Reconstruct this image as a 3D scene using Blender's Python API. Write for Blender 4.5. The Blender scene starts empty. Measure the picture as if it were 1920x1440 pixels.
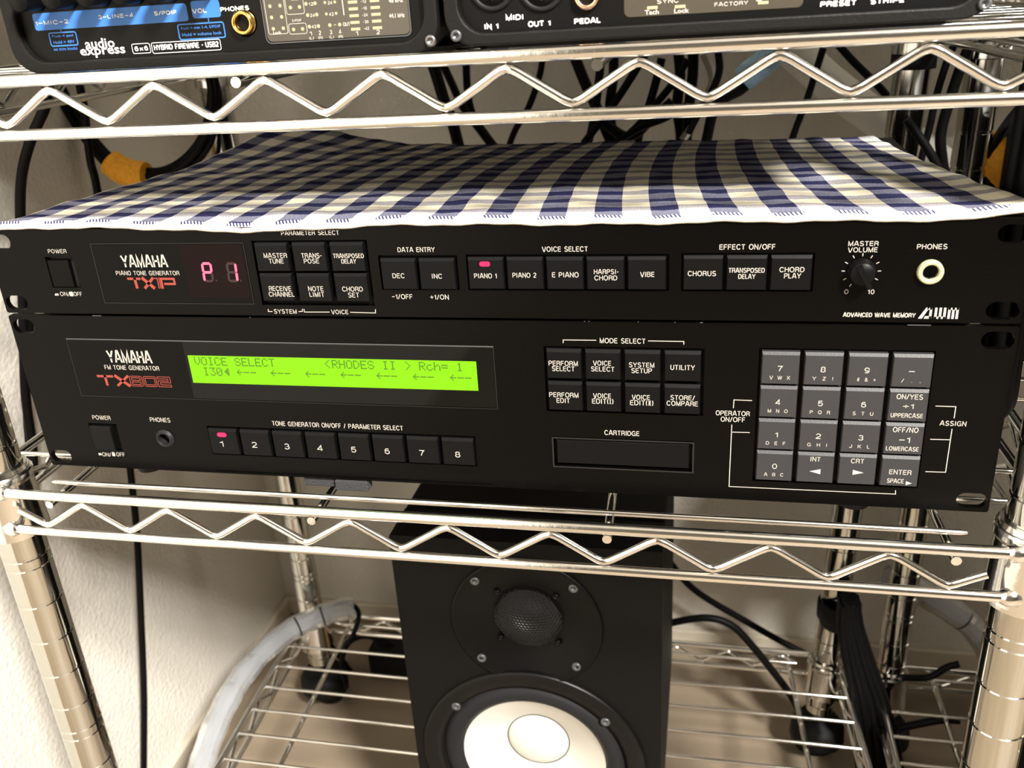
import bpy, bmesh, math, random
from mathutils import Vector, Matrix
random.seed(7)
S = bpy.context.scene
COL = S.collection
FLOOR = -490.0            # all building coordinates are millimetres; the shelf surface is near 0, the floor at -490

def W(x, y, z):
    return Vector((x/1000, y/1000, (z-FLOOR)/1000))

# ---------------------------------------------------------------- camera, light, exposure
CR, CU, CF, CP, LENS = ([0.97774, 0.20121, -0.05948], [-0.02592, 0.39714, 0.91739], [-0.20821, 0.89543, -0.39351], [353.92, -378.38, 222.77], 31.504)
cd = bpy.data.cameras.new('camera'); cam = bpy.data.objects.new('camera', cd); COL.objects.link(cam)
cd.sensor_width = 36; cd.sensor_fit = 'HORIZONTAL'; cd.lens = LENS; cd.clip_start = 0.01; cd.clip_end = 30
r, u, f = Vector(CR), Vector(CU), Vector(CF)
m = Matrix((r, u, -f)).transposed().to_4x4(); m.translation = W(*CP); cam.matrix_world = m
cd.dof.use_dof = True; cd.dof.focus_distance = 0.43; cd.dof.aperture_fstop = 15
S.camera = cam
w = bpy.data.worlds.new('world'); S.world = w; w.use_nodes = True
w.node_tree.nodes['Background'].inputs[0].default_value = (1, .93, .82, 1)
w.node_tree.nodes['Background'].inputs[1].default_value = 0.05
S.view_settings.view_transform = 'Standard'; S.view_settings.look = 'None'; S.view_settings.gamma = 1
S.view_settings.use_curve_mapping = False
S.view_settings.exposure = 0.0
ld = bpy.data.lights.new('ceiling_lamp_light', 'AREA'); ld.shape = 'DISK'; ld.size = 0.36; ld.energy = 225; ld.color = (1, .955, .89)
lo = bpy.data.objects.new('ceiling_lamp_light', ld); COL.objects.link(lo); lo.location = W(1450, -1350, 1600)
lo.rotation_euler = (W(300, 0, 100)-lo.location).to_track_quat('-Z', 'Y').to_euler()

# ---------------------------------------------------------------- materials
MATS = {}
def mat(name, col, rough=.5, metal=0, emit=0, spec=.5, noise=0, nscale=60, bump=0, bscale=200, bdist=.001, alpha=1, trans=0, ior=1.45):
    m = bpy.data.materials.new(name); m.use_nodes = True; MATS[name] = m
    nt = m.node_tree; b = nt.nodes['Principled BSDF']
    b.inputs['Base Color'].default_value = (*col, 1); b.inputs['Roughness'].default_value = rough
    b.inputs['Metallic'].default_value = metal; b.inputs['Specular IOR Level'].default_value = spec
    b.inputs['IOR'].default_value = ior
    if trans: b.inputs['Transmission Weight'].default_value = trans
    if alpha < 1: b.inputs['Alpha'].default_value = alpha
    if emit:
        b.inputs['Base Color'].default_value = (*[c*.04 for c in col], 1); b.inputs['Emission Color'].default_value = (*col, 1); b.inputs['Emission Strength'].default_value = emit
    tc = nt.nodes.new('ShaderNodeTexCoord')
    if noise:
        n = nt.nodes.new('ShaderNodeTexNoise'); n.inputs['Scale'].default_value = nscale; n.inputs['Detail'].default_value = 4
        nt.links.new(tc.outputs['Object'], n.inputs['Vector'])
        r = nt.nodes.new('ShaderNodeValToRGB'); nt.links.new(n.outputs[0], r.inputs[0])
        r.color_ramp.elements[0].position = .3; r.color_ramp.elements[1].position = .7
        r.color_ramp.elements[0].color = (*[c*(1-noise) for c in col], 1); r.color_ramp.elements[1].color = (*[min(1, c*(1+noise)) for c in col], 1)
        nt.links.new(r.outputs[0], b.inputs['Base Color'])
    if bump:
        n = nt.nodes.new('ShaderNodeTexNoise'); n.inputs['Scale'].default_value = bscale; n.inputs['Detail'].default_value = 3
        nt.links.new(tc.outputs['Object'], n.inputs['Vector'])
        bp = nt.nodes.new('ShaderNodeBump'); bp.inputs['Strength'].default_value = bump; bp.inputs['Distance'].default_value = bdist
        nt.links.new(n.outputs[0], bp.inputs['Height']); nt.links.new(bp.outputs[0], b.inputs['Normal'])
    return m
mat('wallpaper', (.66, .63, .565), .85, noise=.03, nscale=8, bump=1.0, bscale=230, bdist=.0014)
mat('ceiling_paint', (.3, .28, .25), .9)
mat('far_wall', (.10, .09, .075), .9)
mat('floor_board', (.24, .19, .135), .55, noise=.12, nscale=9, bump=.1, bscale=60)
mat('trim_paint', (.6, .54, .44), .5)
mat('chrome', (.82, .81, .78), .13, 1, noise=.04, nscale=30, bump=.05, bscale=300)
mat('post_chrome', (.60, .59, .54), .09, 1)
mat('panel_black', (.0012, .0011, .0010), .25, spec=.12, bump=.04, bscale=900)
mat('chassis_black', (.004, .004, .004), .6, spec=.2)
mat('button_black', (.0022, .0023, .0025), .42, spec=.15, bump=.05, bscale=1500)
mat('key_grey', (.021, .021, .023), .5, bump=.1, bscale=1500)
mat('well_black', (.003, .003, .003), .7)
mat('window_gloss', (.002, .002, .002), .06, spec=.22)
mat('lit_worn_edge', (.05, .05, .05), .45)  # worn specks; also paints the light on the display window's top edge
mat('frame_dark', (.012, .012, .012), .45, spec=.3)
mat('print_white', (.40, .365, .325), .7, spec=.2)
mat('print_dim', (.45, .42, .37), .7)
mat('print_pure', (.75, .74, .70), .7, spec=.2)
mat('print_red', (.24, .035, .022), .6)
mat('print_blue', (.03, .15, .48), .5)
mat('lcd_green', (.02, .06, .001), .5, spec=.2)
lg_ = MATS['lcd_green'].node_tree.nodes['Principled BSDF']; lg_.inputs['Emission Color'].default_value = (.33, .86, .004, 1); lg_.inputs['Emission Strength'].default_value = .92
mat('lcd_dark', (.03, .10, .0), .6)
mat('led_pink', (1, .015, .12), .4, emit=1.5)
mat('led_red', (1, .055, .10), .3, emit=5.0)
mat('led_off', (.016, .004, .005), .4)
mat('smoke_red', (.004, .001, .001), .12, spec=.12)
mat('cream_plastic', (.40, .38, .22), .4)
mat('brass', (.85, .55, .16), .18, 1)
mat('copper', (.9, .6, .42), .22, 1)
mat('rubber_black', (.005, .005, .005), .55, spec=.25)
mat('bezel_rubber', (.0055, .005, .0045), .5, spec=.2, bump=.15, bscale=700)
mat('face_dark', (.0035, .0035, .0034), .4, spec=.15)
mat('smoke_window', (.055, .048, .036), .12)
mat('meter_off', (.32, .28, .17), .5)
mat('screw_metal', (.25, .24, .24), .35, 1)
mat('screw_dark', (.10, .105, .11), .4, .6)
mat('cable_black', (.0015, .0015, .0015), .5, spec=.15)
mat('cable_grey', (.35, .32, .27), .5)
mat('strap_orange', (.92, .40, .03), .85, noise=.15, nscale=300)
mat('strap_blue', (.30, .47, .62), .85, noise=.12, nscale=300)
mat('velcro_black', (.006, .006, .006), .95)
mat('foam_grey', (.028, .028, .03), .95, noise=.3, nscale=900, bump=.5, bscale=900)
mat('speaker_vinyl', (.0030, .0029, .0026), .55, spec=.14, bump=.25, bscale=1100)
mat('speaker_horn', (.0012, .0012, .0012), .42, spec=.18)
mat('speaker_frame', (.0025, .0024, .0023), .38, spec=.25)
mat('surround', (.009, .0094, .011), .5, spec=.25)
mat('cone_white', (.56, .54, .49), .45)
mat('mesh_metal', (.022, .022, .022), .35, .5)
mat('clear_tube', (.75, .77, .80), .18, trans=.75, ior=1.3)
mat('white_plastic', (.8, .79, .74), .5)
mat('castor_rubber', (.004, .004, .004), .6, spec=.2)

def cloth_mat():
    m = bpy.data.materials.new('gingham'); m.use_nodes = True; MATS['gingham'] = m
    nt = m.node_tree; N = nt.nodes.new; L = nt.links.new; b = nt.nodes['Principled BSDF']
    b.inputs['Roughness'].default_value = .95; b.inputs['Specular IOR Level'].default_value = .1
    uv = N('ShaderNodeUVMap'); sp = N('ShaderNodeSeparateXYZ'); L(uv.outputs[0], sp.inputs[0])
    wob = N('ShaderNodeTexNoise'); wob.inputs['Scale'].default_value = .04; L(uv.outputs[0], wob.inputs['Vector'])
    def math_(op, a, b_=None, c=None):
        n = N('ShaderNodeMath'); n.operation = op
        for i, v in enumerate((a, b_, c)):
            if v is None: continue
            if isinstance(v, (int, float)): n.inputs[i].default_value = v
            else: L(v, n.inputs[i])
        return n.outputs[0]
    u, v = sp.outputs[0], sp.outputs[1]
    v2 = math_('ADD', v, math_('MULTIPLY', wob.outputs[0], 5.0))
    col_ = math_('LESS_THAN', math_('FLOORED_MODULO', math_('ADD', u, 24.95*4-12.5+6.15), 24.95), 12.3)
    row = math_('LESS_THAN', math_('FLOORED_MODULO', math_('ADD', v2, 40-4.0), 18.3), 8.2)
    def mix(fac, a, b_):
        n = N('ShaderNodeMix'); n.data_type = 'RGBA'; L(fac, n.inputs[0])
        for i, c in ((6, a), (7, b_)):
            if isinstance(c, tuple): n.inputs[i].default_value = (*c, 1)
            else: L(c, n.inputs[i])
        return n.outputs[2]
    speck = N('ShaderNodeTexNoise'); speck.inputs['Scale'].default_value = 1.3; L(uv.outputs[0], speck.inputs['Vector'])
    sp2 = math_('MULTIPLY', math_('SUBTRACT', speck.outputs[0], .5), 3.0); sp2 = math_('ADD', sp2, .5)
    clampn = N('ShaderNodeClamp'); L(sp2, clampn.inputs[0]); sk = clampn.outputs[0]
    c_both = (.018, .019, .060); c_col = mix(sk, (.080, .083, .135), (.21, .21, .27)); c_row = mix(sk, (.22, .21, .24), (.40, .38, .37)); c_none = (.70, .65, .50)
    base = mix(row, mix(col_, c_none, c_col), mix(col_, c_row, c_both))
    hem = math_('LESS_THAN', v, 4.4)
    stitch = math_('MULTIPLY', col_, math_('MULTIPLY', math_('LESS_THAN', math_('FLOORED_MODULO', math_('ADD', u, math_('MULTIPLY', v, .6)), 1.7), .9), math_('GREATER_THAN', v, 2.2)))
    hemc = mix(stitch, (.80, .76, .66), (.03, .03, .10))
    base = mix(hem, base, hemc)
    L(base, b.inputs['Base Color'])
    weave = N('ShaderNodeTexNoise'); weave.inputs['Scale'].default_value = 2.0; L(uv.outputs[0], weave.inputs['Vector'])
    bp = N('ShaderNodeBump'); bp.inputs['Strength'].default_value = .6; bp.inputs['Distance'].default_value = .0004
    L(weave.outputs[0], bp.inputs['Height']); L(bp.outputs[0], b.inputs['Normal'])
cloth_mat()

# ---------------------------------------------------------------- mesh builder (mm)
class MB:
    def __init__(s): s.v = []; s.f = []; s.smooth = set()
    def add(s, vs, fs, smooth=False):
        o = len(s.v); s.v += [tuple(p) for p in vs]
        for q in fs:
            if smooth: s.smooth.add(len(s.f))
            s.f.append(tuple(i+o for i in q))
        return s
    def box(s, x0, x1, y0, y1, z0, z1):
        v = [(x, y, z) for z in (z0, z1) for y in (y0, y1) for x in (x0, x1)]
        return s.add(v, [(0, 2, 3, 1), (4, 5, 7, 6), (0, 1, 5, 4), (1, 3, 7, 5), (3, 2, 6, 7), (2, 0, 4, 6)])
    def prism(s, loop, y0, y1, inset=0, bev=0):
        # loop of (x,z) counter-clockwise seen from the front (-y); front face at y0; optional bevel ring on the front
        n = len(loop); cx = sum(p[0] for p in loop)/n; cz = sum(p[1] for p in loop)/n
        rings = [[(x, y1, z) for x, z in loop]]
        if bev:
            rings.append([(x, y0+bev, z) for x, z in loop])
            x0 = min(p[0] for p in loop); x1 = max(p[0] for p in loop); z0 = min(p[1] for p in loop); z1 = max(p[1] for p in loop)
            kx = (x1-x0-2*bev)/(x1-x0); kz = (z1-z0-2*bev)/(z1-z0); mx = (x0+x1)/2; mz = (z0+z1)/2
            rings.append([(mx+(x-mx)*kx, y0, mz+(z-mz)*kz) for x, z in loop])
        else: rings.append([(x, y0, z) for x, z in loop])
        v = [p for r in rings for p in r]; fs = []
        for k in range(len(rings)-1):
            for i in range(n):
                j = (i+1) % n; fs.append((k*n+i, k*n+j, (k+1)*n+j, (k+1)*n+i))
        fs.append(tuple(range((len(rings)-1)*n, len(rings)*n))); fs.append(tuple(reversed(range(n))))
        return s.add(v, fs)
    def tube(s, pts, rad, n=8, closed=False, cap=True, smooth=True):
        pts = [Vector(p) for p in pts]; m = len(pts); rs = rad if isinstance(rad, (list, tuple)) else [rad]*m
        t = []
        for i in range(m):
            if closed: d = pts[(i+1) % m]-pts[i-1]
            else: d = pts[min(i+1, m-1)]-pts[max(i-1, 0)]
            t.append(d.normalized())
        up = Vector((0, 0, 1)) if abs(t[0].z) < .9 else Vector((0, 1, 0))
        a = t[0].cross(up).normalized(); v = []
        for i in range(m):
            a = (a-t[i]*a.dot(t[i])).normalized(); b = t[i].cross(a)
            for k in range(n):
                th = 2*math.pi*k/n; v.append(pts[i]+(a*math.cos(th)+b*math.sin(th))*rs[i])
        fs = []
        for i in range(m if closed else m-1):
            for k in range(n):
                k2 = (k+1) % n; i2 = (i+1) % m; fs.append((i*n+k, i2*n+k, i2*n+k2, i*n+k2))
        s.add(v, fs, smooth)
        if cap and not closed:
            s.add(v[:n], [tuple(range(n))]); s.add(v[-n:], [tuple(reversed(range(n)))])
        return s
    def lathe(s, prof, c, axis='y', n=32, smooth=True, split=False):
        if split:
            for a_, b_ in zip(prof, prof[1:]): s.lathe([a_, b_], c, axis, n, smooth)
            return s
        # prof: list of (radius, offset along axis)
        v = []
        for r_, o in prof:
            for k in range(n):
                th = 2*math.pi*k/n; a, b = r_*math.cos(th), r_*math.sin(th)
                v.append((c[0]+a, c[1]+o, c[2]+b) if axis == 'y' else (c[0]+a, c[1]+b, c[2]+o))
        fs = []
        for i in range(len(prof)-1):
            for k in range(n):
                k2 = (k+1) % n
                q = (i*n+k, i*n+k2, (i+1)*n+k2, (i+1)*n+k)
                fs.append(q if axis == 'z' else tuple(reversed(q)))
        return s.add(v, fs, smooth)

class Parts(MB):
    """every add() becomes a mesh object of its own"""
    def __init__(s): s.g = []; s.kind_name = None
    def add(s, vs, fs, smooth=False):
        m_ = MB(); m_.add(vs, fs, smooth); s.g.append((s.kind_name, m_)); return s

def rr(x0, x1, z0, z1, r, n=5):
    o = []
    for cx, cz, a in ((x1-r, z1-r, 0), (x0+r, z1-r, 90), (x0+r, z0+r, 180), (x1-r, z0+r, 270)):
        for k in range(n+1):
            t = math.radians(a+90*k/n); o.append((cx+r*math.cos(t), cz+r*math.sin(t)))
    return o
def circ(cx, cz, r, n=24): return [(cx+r*math.cos(2*math.pi*k/n), cz+r*math.sin(2*math.pi*k/n)) for k in range(n)]

ROOT = {}
def link(o, parent, root_loc):
    COL.objects.link(o)
    if parent: o.parent = parent
    else: o.location = root_loc
def obj(name, mb, material, parent=None, bevel=0, seg=2, at=None, autosmooth=False):
    """one mesh object; vertices are world mm, stored relative to the thing's base"""
    if isinstance(mb, Parts):
        for nm, m_ in mb.g: obj(nm or name, m_, material, parent)
        return
    base = ROOT.get(parent.name) if parent else (W(*at) if at else Vector((0, 0, 0)))
    me = bpy.data.meshes.new(name)
    me.from_pydata([W(*p)-base for p in mb.v], [], mb.f)
    for i in mb.smooth: me.polygons[i].use_smooth = True
    me.materials.append(MATS[material]); me.validate(); me.update()
    o = bpy.data.objects.new(name, me); link(o, parent, base)
    ROOT[o.name] = base
    if bevel:
        b = o.modifiers.new('bevel', 'BEVEL'); b.width = bevel/1000; b.segments = seg; b.limit_method = 'ANGLE'; b.angle_limit = .6
    return o
def thing(name, label, cat, at=(0, 0, 0), group=None):
    o = bpy.data.objects.new(name, None); COL.objects.link(o); o.location = W(*at); o.empty_display_size = .02
    ROOT[o.name] = W(*at); o['label'] = label; o['category'] = cat
    if group: o['group'] = group
    return o
def tag(o, label, cat, group=None):
    o['label'] = label; o['category'] = cat
    if group: o['group'] = group
    return o
def struct(o): o['kind'] = 'structure'; return o
def share(src, name, parent, dx=0, dy=0, dz=0):
    """another object on the same mesh, shifted (mm)"""
    o = src.copy(); o.name = name; COL.objects.link(o); o.parent = parent
    o.location = src.location+Vector((dx, dy, dz))/1000
    ROOT[o.name] = ROOT[src.name]
    return o

def plate(mb, outer, holes, y0, y1):
    """flat plate in the xz plane with holes, front at y0, back at y1"""
    bm = bmesh.new(); loops = []
    for lp in [outer]+holes:
        vs = [bm.verts.new((x, 0, z)) for x, z in lp]; loops.append(vs)
        for i in range(len(vs)): bm.edges.new((vs[i], vs[(i+1) % len(vs)]))
    bmesh.ops.triangle_fill(bm, edges=bm.edges[:], use_beauty=True, use_dissolve=False)
    bm.verts.index_update(); bm.verts.ensure_lookup_table()
    n = len(bm.verts); co = [v.co.copy() for v in bm.verts]; tris = []
    for f_ in bm.faces:
        ix = [v.index for v in f_.verts]; a, b, c = [co[i] for i in ix[:3]]
        nrm = (b-a).cross(c-a)
        if nrm.y > 0: ix.reverse()
        tris.append(ix)
    v = [(p.x, y0, p.z) for p in co]+[(p.x, y1, p.z) for p in co]
    fs = [tuple(t) for t in tris]+[tuple(i+n for i in reversed(t)) for t in tris]
    for k, vs in enumerate(loops):
        ix = [w_.index for w_ in vs]
        A = sum(co[ix[i]].x*co[ix[(i+1) % len(ix)]].z-co[ix[(i+1) % len(ix)]].x*co[ix[i]].z for i in range(len(ix)))
        if (A < 0) != (k > 0): ix.reverse()
        for i in range(len(ix)):
            a, b = ix[i], ix[(i+1) % len(ix)]; fs.append((a, a+n, b+n, b) if True else None)
    bm.free(); return mb.add(v, fs)

# ---- lettering
_tc = {}
def glyphs(s, bold=0.0):
    k = (s, bold)
    if k not in _tc:
        cu = bpy.data.curves.new('t', 'FONT'); cu.body = s; cu.resolution_u = 2; cu.offset = bold
        o = bpy.data.objects.new('t', cu); COL.objects.link(o)
        dg = bpy.context.evaluated_depsgraph_get(); me = o.evaluated_get(dg).to_mesh()
        v = [(p.co.x, p.co.y) for p in me.vertices]; f_ = [tuple(q.vertices) for q in me.polygons]
        o.evaluated_get(dg).to_mesh_clear(); bpy.data.objects.remove(o); bpy.data.curves.remove(cu)
        _tc[k] = (v, f_)
    return _tc[k]
def btext(mb, s, X, Z, w, h, y=-.06, bold=.012, shear=0):
    v, fs = glyphs(s, bold)
    x0 = min(p[0] for p in v); x1 = max(p[0] for p in v); z0 = min(p[1] for p in v); z1 = max(p[1] for p in v)
    sx = w/(x1-x0); sz = h/max(z1-z0, 1e-6) if h else sx
    vs = [(X+(a-(x0+x1)/2)*sx+shear*(b-(z0+z1)/2)*sz, y, Z+(b-(z0+z1)/2)*sz) for a, b in v]
    return mb.add(vs, fs)
def stroke(mb, pts, t, y=-.06, closed=False):
    """flat line of width t through (x,z) points, mitred"""
    n = len(pts); L_, R_ = [], []
    for i in range(n):
        a = Vector(pts[i-1]) if (i > 0 or closed) else None; p = Vector(pts[i]); b = Vector(pts[(i+1) % n]) if (i < n-1 or closed) else None
        d1 = (p-a).normalized() if a is not None else (b-p).normalized(); d2 = (b-p).normalized() if b is not None else d1
        n1 = Vector((-d1.y, d1.x)); n2 = Vector((-d2.y, d2.x)); mm = (n1+n2); mm = mm.normalized() if mm.length > 1e-4 else n1
        k = t/2/max(.35, mm.dot(n1)); L_.append(p+mm*k); R_.append(p-mm*k)
    v = [(q.x, y, q.y) for q in L_]+[(q.x, y, q.y) for q in R_]
    m_ = n if closed else n-1
    fs = [(i, i+n, (i+1) % n+n, (i+1) % n) for i in range(m_)]
    return mb.add(v, fs)
# ---- a plain stroke alphabet in the manner of the printed panel legends
def A_(cx, cz, rx, rz, a0, a1, n=5):
    return [(cx+rx*math.cos(math.radians(a0+(a1-a0)*k/n)), cz+rz*math.sin(math.radians(a0+(a1-a0)*k/n))) for k in range(n+1)]
G = {
 'A': (.86, [[(0, 0), (.36, 1), (.5, 1), (.86, 0)], [(.13, .31), (.73, .31)]]),
 'B': (.74, [[(.02, 0), (.02, 1)], [(0, .95), (.44, .95)]+A_(.44, .745, .24, .205, 90, -90)+[(0, .54)], [(.44, .54)]+A_(.46, .295, .27, .245, 90, -90)+[(0, .05)]]),
 'C': (.80, [A_(.42, .5, .40, .48, 35, 325, 12)]),
 'D': (.78, [[(.03, 0), (.03, 1)], [(0, .95), (.36, .95)]+A_(.38, .5, .38, .45, 90, -90, 8)+[(0, .05)]]),
 'E': (.66, [[(.03, 0), (.03, 1)], [(0, .95), (.65, .95)], [(0, .52), (.6, .52)], [(0, .05), (.66, .05)]]),
 'F': (.62, [[(.03, 0), (.03, 1)], [(0, .95), (.62, .95)], [(0, .50), (.55, .50)]]),
 'G': (.84, [A_(.42, .5, .40, .48, 38, 330, 12)+[(.80, .46), (.45, .46)], [(.80, 0), (.80, .46)]]),
 'H': (.74, [[(.03, 0), (.03, 1)], [(.71, 0), (.71, 1)], [(0, .52), (.72, .52)]]),
 'I': (.22, [[(.11, 0), (.11, 1)]]),
 'J': (.56, [[(.52, 1), (.52, .3)]+A_(.27, .27, .25, .25, 0, -180, 6)+[(.02, .34)]]),
 'K': (.74, [[(.03, 0), (.03, 1)], [(.70, 1), (.06, .36)], [(.26, .56), (.74, 0)]]),
 'L': (.58, [[(.03, 1), (.03, 0)], [(0, .05), (.58, .05)]]),
 'M': (.88, [[(.04, 0), (.04, .97), (.44, .06), (.84, .97), (.84, 0)]]),
 'N': (.74, [[(.03, 0), (.03, .96), (.71, .04), (.71, 1)]]),
 'O': (.86, [A_(.43, .5, .41, .48, 0, 345, 15)+[(.84, .5)]]),
 'P': (.70, [[(.03, 0), (.03, 1)], [(0, .95), (.42, .95)]+A_(.42, .70, .26, .25, 90, -90)+[(0, .45)]]),
 'Q': (.86, [A_(.43, .5, .41, .48, 0, 345, 15)+[(.84, .5)], [(.5, .28), (.84, -.02)]]),
 'R': (.74, [[(.03, 0), (.03, 1)], [(0, .95), (.44, .95)]+A_(.44, .72, .25, .23, 90, -90)+[(0, .49)], [(.46, .49), (.66, .38), (.70, 0)]]),
 'S': (.72, [A_(.37, .735, .30, .24, 25, 180, 6)+[(.12, .58), (.60, .43)]+A_(.36, .265, .33, .25, 20, -160, 7)]),
 'T': (.70, [[(.35, 0), (.35, 1)], [(0, .95), (.70, .95)]]),
 'U': (.74, [[(.03, 1), (.03, .36)]+A_(.37, .34, .34, .32, 180, 360, 8)+[(.71, 1)]]),
 'V': (.80, [[(0, 1), (.34, 0), (.46, 0), (.80, 1)]]),
 'W': (1.16, [[(0, 1), (.26, .02), (.34, .02), (.58, .97), (.82, .02), (.90, .02), (1.16, 1)]]),
 'X': (.78, [[(0, 1), (.78, 0)], [(0, 0), (.78, 1)]]),
 'Y': (.78, [[(0, 1), (.39, .42), (.78, 1)], [(.39, 0), (.39, .46)]]),
 'Z': (.70, [[(.03, .95), (.66, .95), (.04, .05), (.70, .05)]]),
 '0': (.62, [A_(.31, .5, .28, .48, 0, 345, 15)+[(.59, .5)]]),
 '1': (.34, [[(.28, 0), (.28, 1)], [(.28, .93), (.18, .78), (0, .74)]]),
 '2': (.60, [A_(.30, .70, .27, .28, 165, -30, 7)+[(.1, .2), (.04, .05), (.60, .05)]]),
 '3': (.60, [A_(.29, .74, .24, .23, 160, -80, 7)+[(.2, .52)]+A_(.29, .28, .28, .25, 75, -165, 8)]),
 '4': (.64, [[(.64, .27), (.03, .27), (.46, .97), (.46, 0)]]),
 '5': (.60, [[(.55, .95), (.12, .95), (.07, .50)]+A_(.30, .33, .27, .30, 120, -160, 9)]),
 '6': (.60, [A_(.31, .33, .26, .30, 0, 345, 12)+[(.57, .33)], [(.05, .36), (.07, .7)]+A_(.33, .70, .24, .26, 160, 40, 5)]),
 '7': (.58, [[(0, .95), (.56, .95), (.32, .5), (.20, 0)]]),
 '8': (.60, [A_(.30, .745, .23, .22, 0, 345, 12)+[(.53, .745)], A_(.30, .275, .27, .25, 0, 345, 12)+[(.57, .275)]]),
 '9': (.60, [A_(.29, .67, .26, .30, 0, 345, 12)+[(.55, .67)], [(.55, .64), (.53, .3)]+A_(.27, .30, .24, .26, -20, -140, 5)]),
 '-': (.40, [[(0, .45), (.36, .45)]]), '–': (.62, [[(0, .48), (.6, .48)]]), '+': (.66, [[(0, .48), (.66, .48)], [(.33, .15), (.33, .81)]]),
 '/': (.42, [[(0, -.02), (.42, 1.02)]]), '(': (.22, [A_(.28, .5, .24, .56, 115, 245, 5)]), ')': (.22, [A_(-.06, .5, .24, .56, 65, -65, 5)]),
 '!': (.08, [[(.04, 1), (.04, .3)], [(.04, .12), (.04, 0)]]), '.': (.1, [[(.05, .12), (.05, 0)]]), ',': (.1, [[(.06, .12), (.02, -.1)]]),
 '#': (.6, [[(.15, 0), (.25, 1)], [(.38, 0), (.48, 1)], [(.02, .66), (.6, .66)], [(0, .33), (.58, .33)]]),
 '&': (.7, [[(.7, 0), (.15, .72)]+A_(.31, .80, .17, .17, 190, -20, 6)+[(.1, .42)]+A_(.29, .24, .25, .22, 150, 340, 6)+[(.66, .45)]]),
 'x': (.56, [[(.02, .68), (.54, 0)], [(.02, 0), (.54, .68)]]),
 'Ⅰ': (.36, [[(.18, 0), (.18, 1)], [(0, .95), (.36, .95)], [(0, .05), (.36, .05)]]),
 'Ⅱ': (.56, [[(.16, 0), (.16, 1)], [(.40, 0), (.40, 1)], [(0, .95), (.56, .95)], [(0, .05), (.56, .05)]]),
 '•': (.2, [[(.1, .38), (.1, .6)]]), '=': (.6, [[(0, .62), (.6, .62)], [(0, .34), (.6, .34)]]),
}
def text(mb, s, X, Z, w, h, y=-.06, bold=.012, shear=0, gap=.25, sp=.62):
    if any(c != ' ' and c not in G for c in s) or not h: return btext(mb, s, X, Z, w, h, y, bold, shear)
    pos = 0.0; items = []
    for c in s:
        if c == ' ': pos += sp*(2.0 if len(s) == 5 and s[1] == s[3] == ' ' else 1); continue
        gw, st = G[c]; items.append((pos, st)); pos += gw+gap
    tot = pos-gap; sx = w/tot; t = h*(.128+max(0, bold-.014)*2.6); one = MB()
    hh = h if s not in '–-' else 2.6
    t = max(t, hh*.128)
    for p0, st in items:
        for ln in st:
            pts = []
            for a, b in ln:
                q = (X-w/2+(p0+a)*sx+shear*(b-.5)*hh, Z+(b-.5)*(hh-t*.7))
                if not pts or math.hypot(q[0]-pts[-1][0], q[1]-pts[-1][1]) > 1e-3: pts.append(q)
            if len(pts) > 1: stroke(one, pts, t, y)
    return mb.add(one.v, one.f)
def smooth_path(pts, k=6):
    P_ = [Vector(p) for p in pts]; o = []
    for i in range(len(P_)-1):
        p0 = P_[max(i-1, 0)]; p1 = P_[i]; p2 = P_[i+1]; p3 = P_[min(i+2, len(P_)-1)]
        for j in range(k):
            t = j/k; o.append(.5*((2*p1)+(p2-p0)*t+(2*p0-5*p1+4*p2-p3)*t*t+(3*p1-p0-3*p2+p3)*t**3))
    o.append(P_[-1]); return o

# ---------------------------------------------------------------- the room
LW, BW = -166.0, 492.0
CEIL = 1900.0
struct(obj('floor', MB().box(LW-60, 2600, -2800, BW+60, FLOOR-40, FLOOR), 'floor_board'))
struct(obj('ceiling', MB().box(LW-60, 2600, -2800, BW+60, CEIL, CEIL+40), 'ceiling_paint'))
struct(obj('wall_left', MB().box(LW-60, LW, -2800, BW+60, FLOOR, CEIL), 'wallpaper'))
struct(obj('wall_back', MB().box(LW, 2600, BW, BW+60, FLOOR, CEIL), 'wallpaper'))
struct(obj('wall_right', MB().box(2540, 2600, -2740, BW, FLOOR, CEIL), 'far_wall'))
struct(obj('wall_front', MB().box(LW, 2600, -2800, -2740, FLOOR, CEIL), 'far_wall'))
struct(obj('baseboard_back', MB().box(LW, 2540, BW-7, BW, FLOOR, FLOOR+24), 'trim_paint', bevel=1.5))
struct(obj('baseboard_left', MB().box(LW, LW+7, -2700, BW-7, FLOOR, FLOOR+24), 'trim_paint', bevel=1.5))

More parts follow.
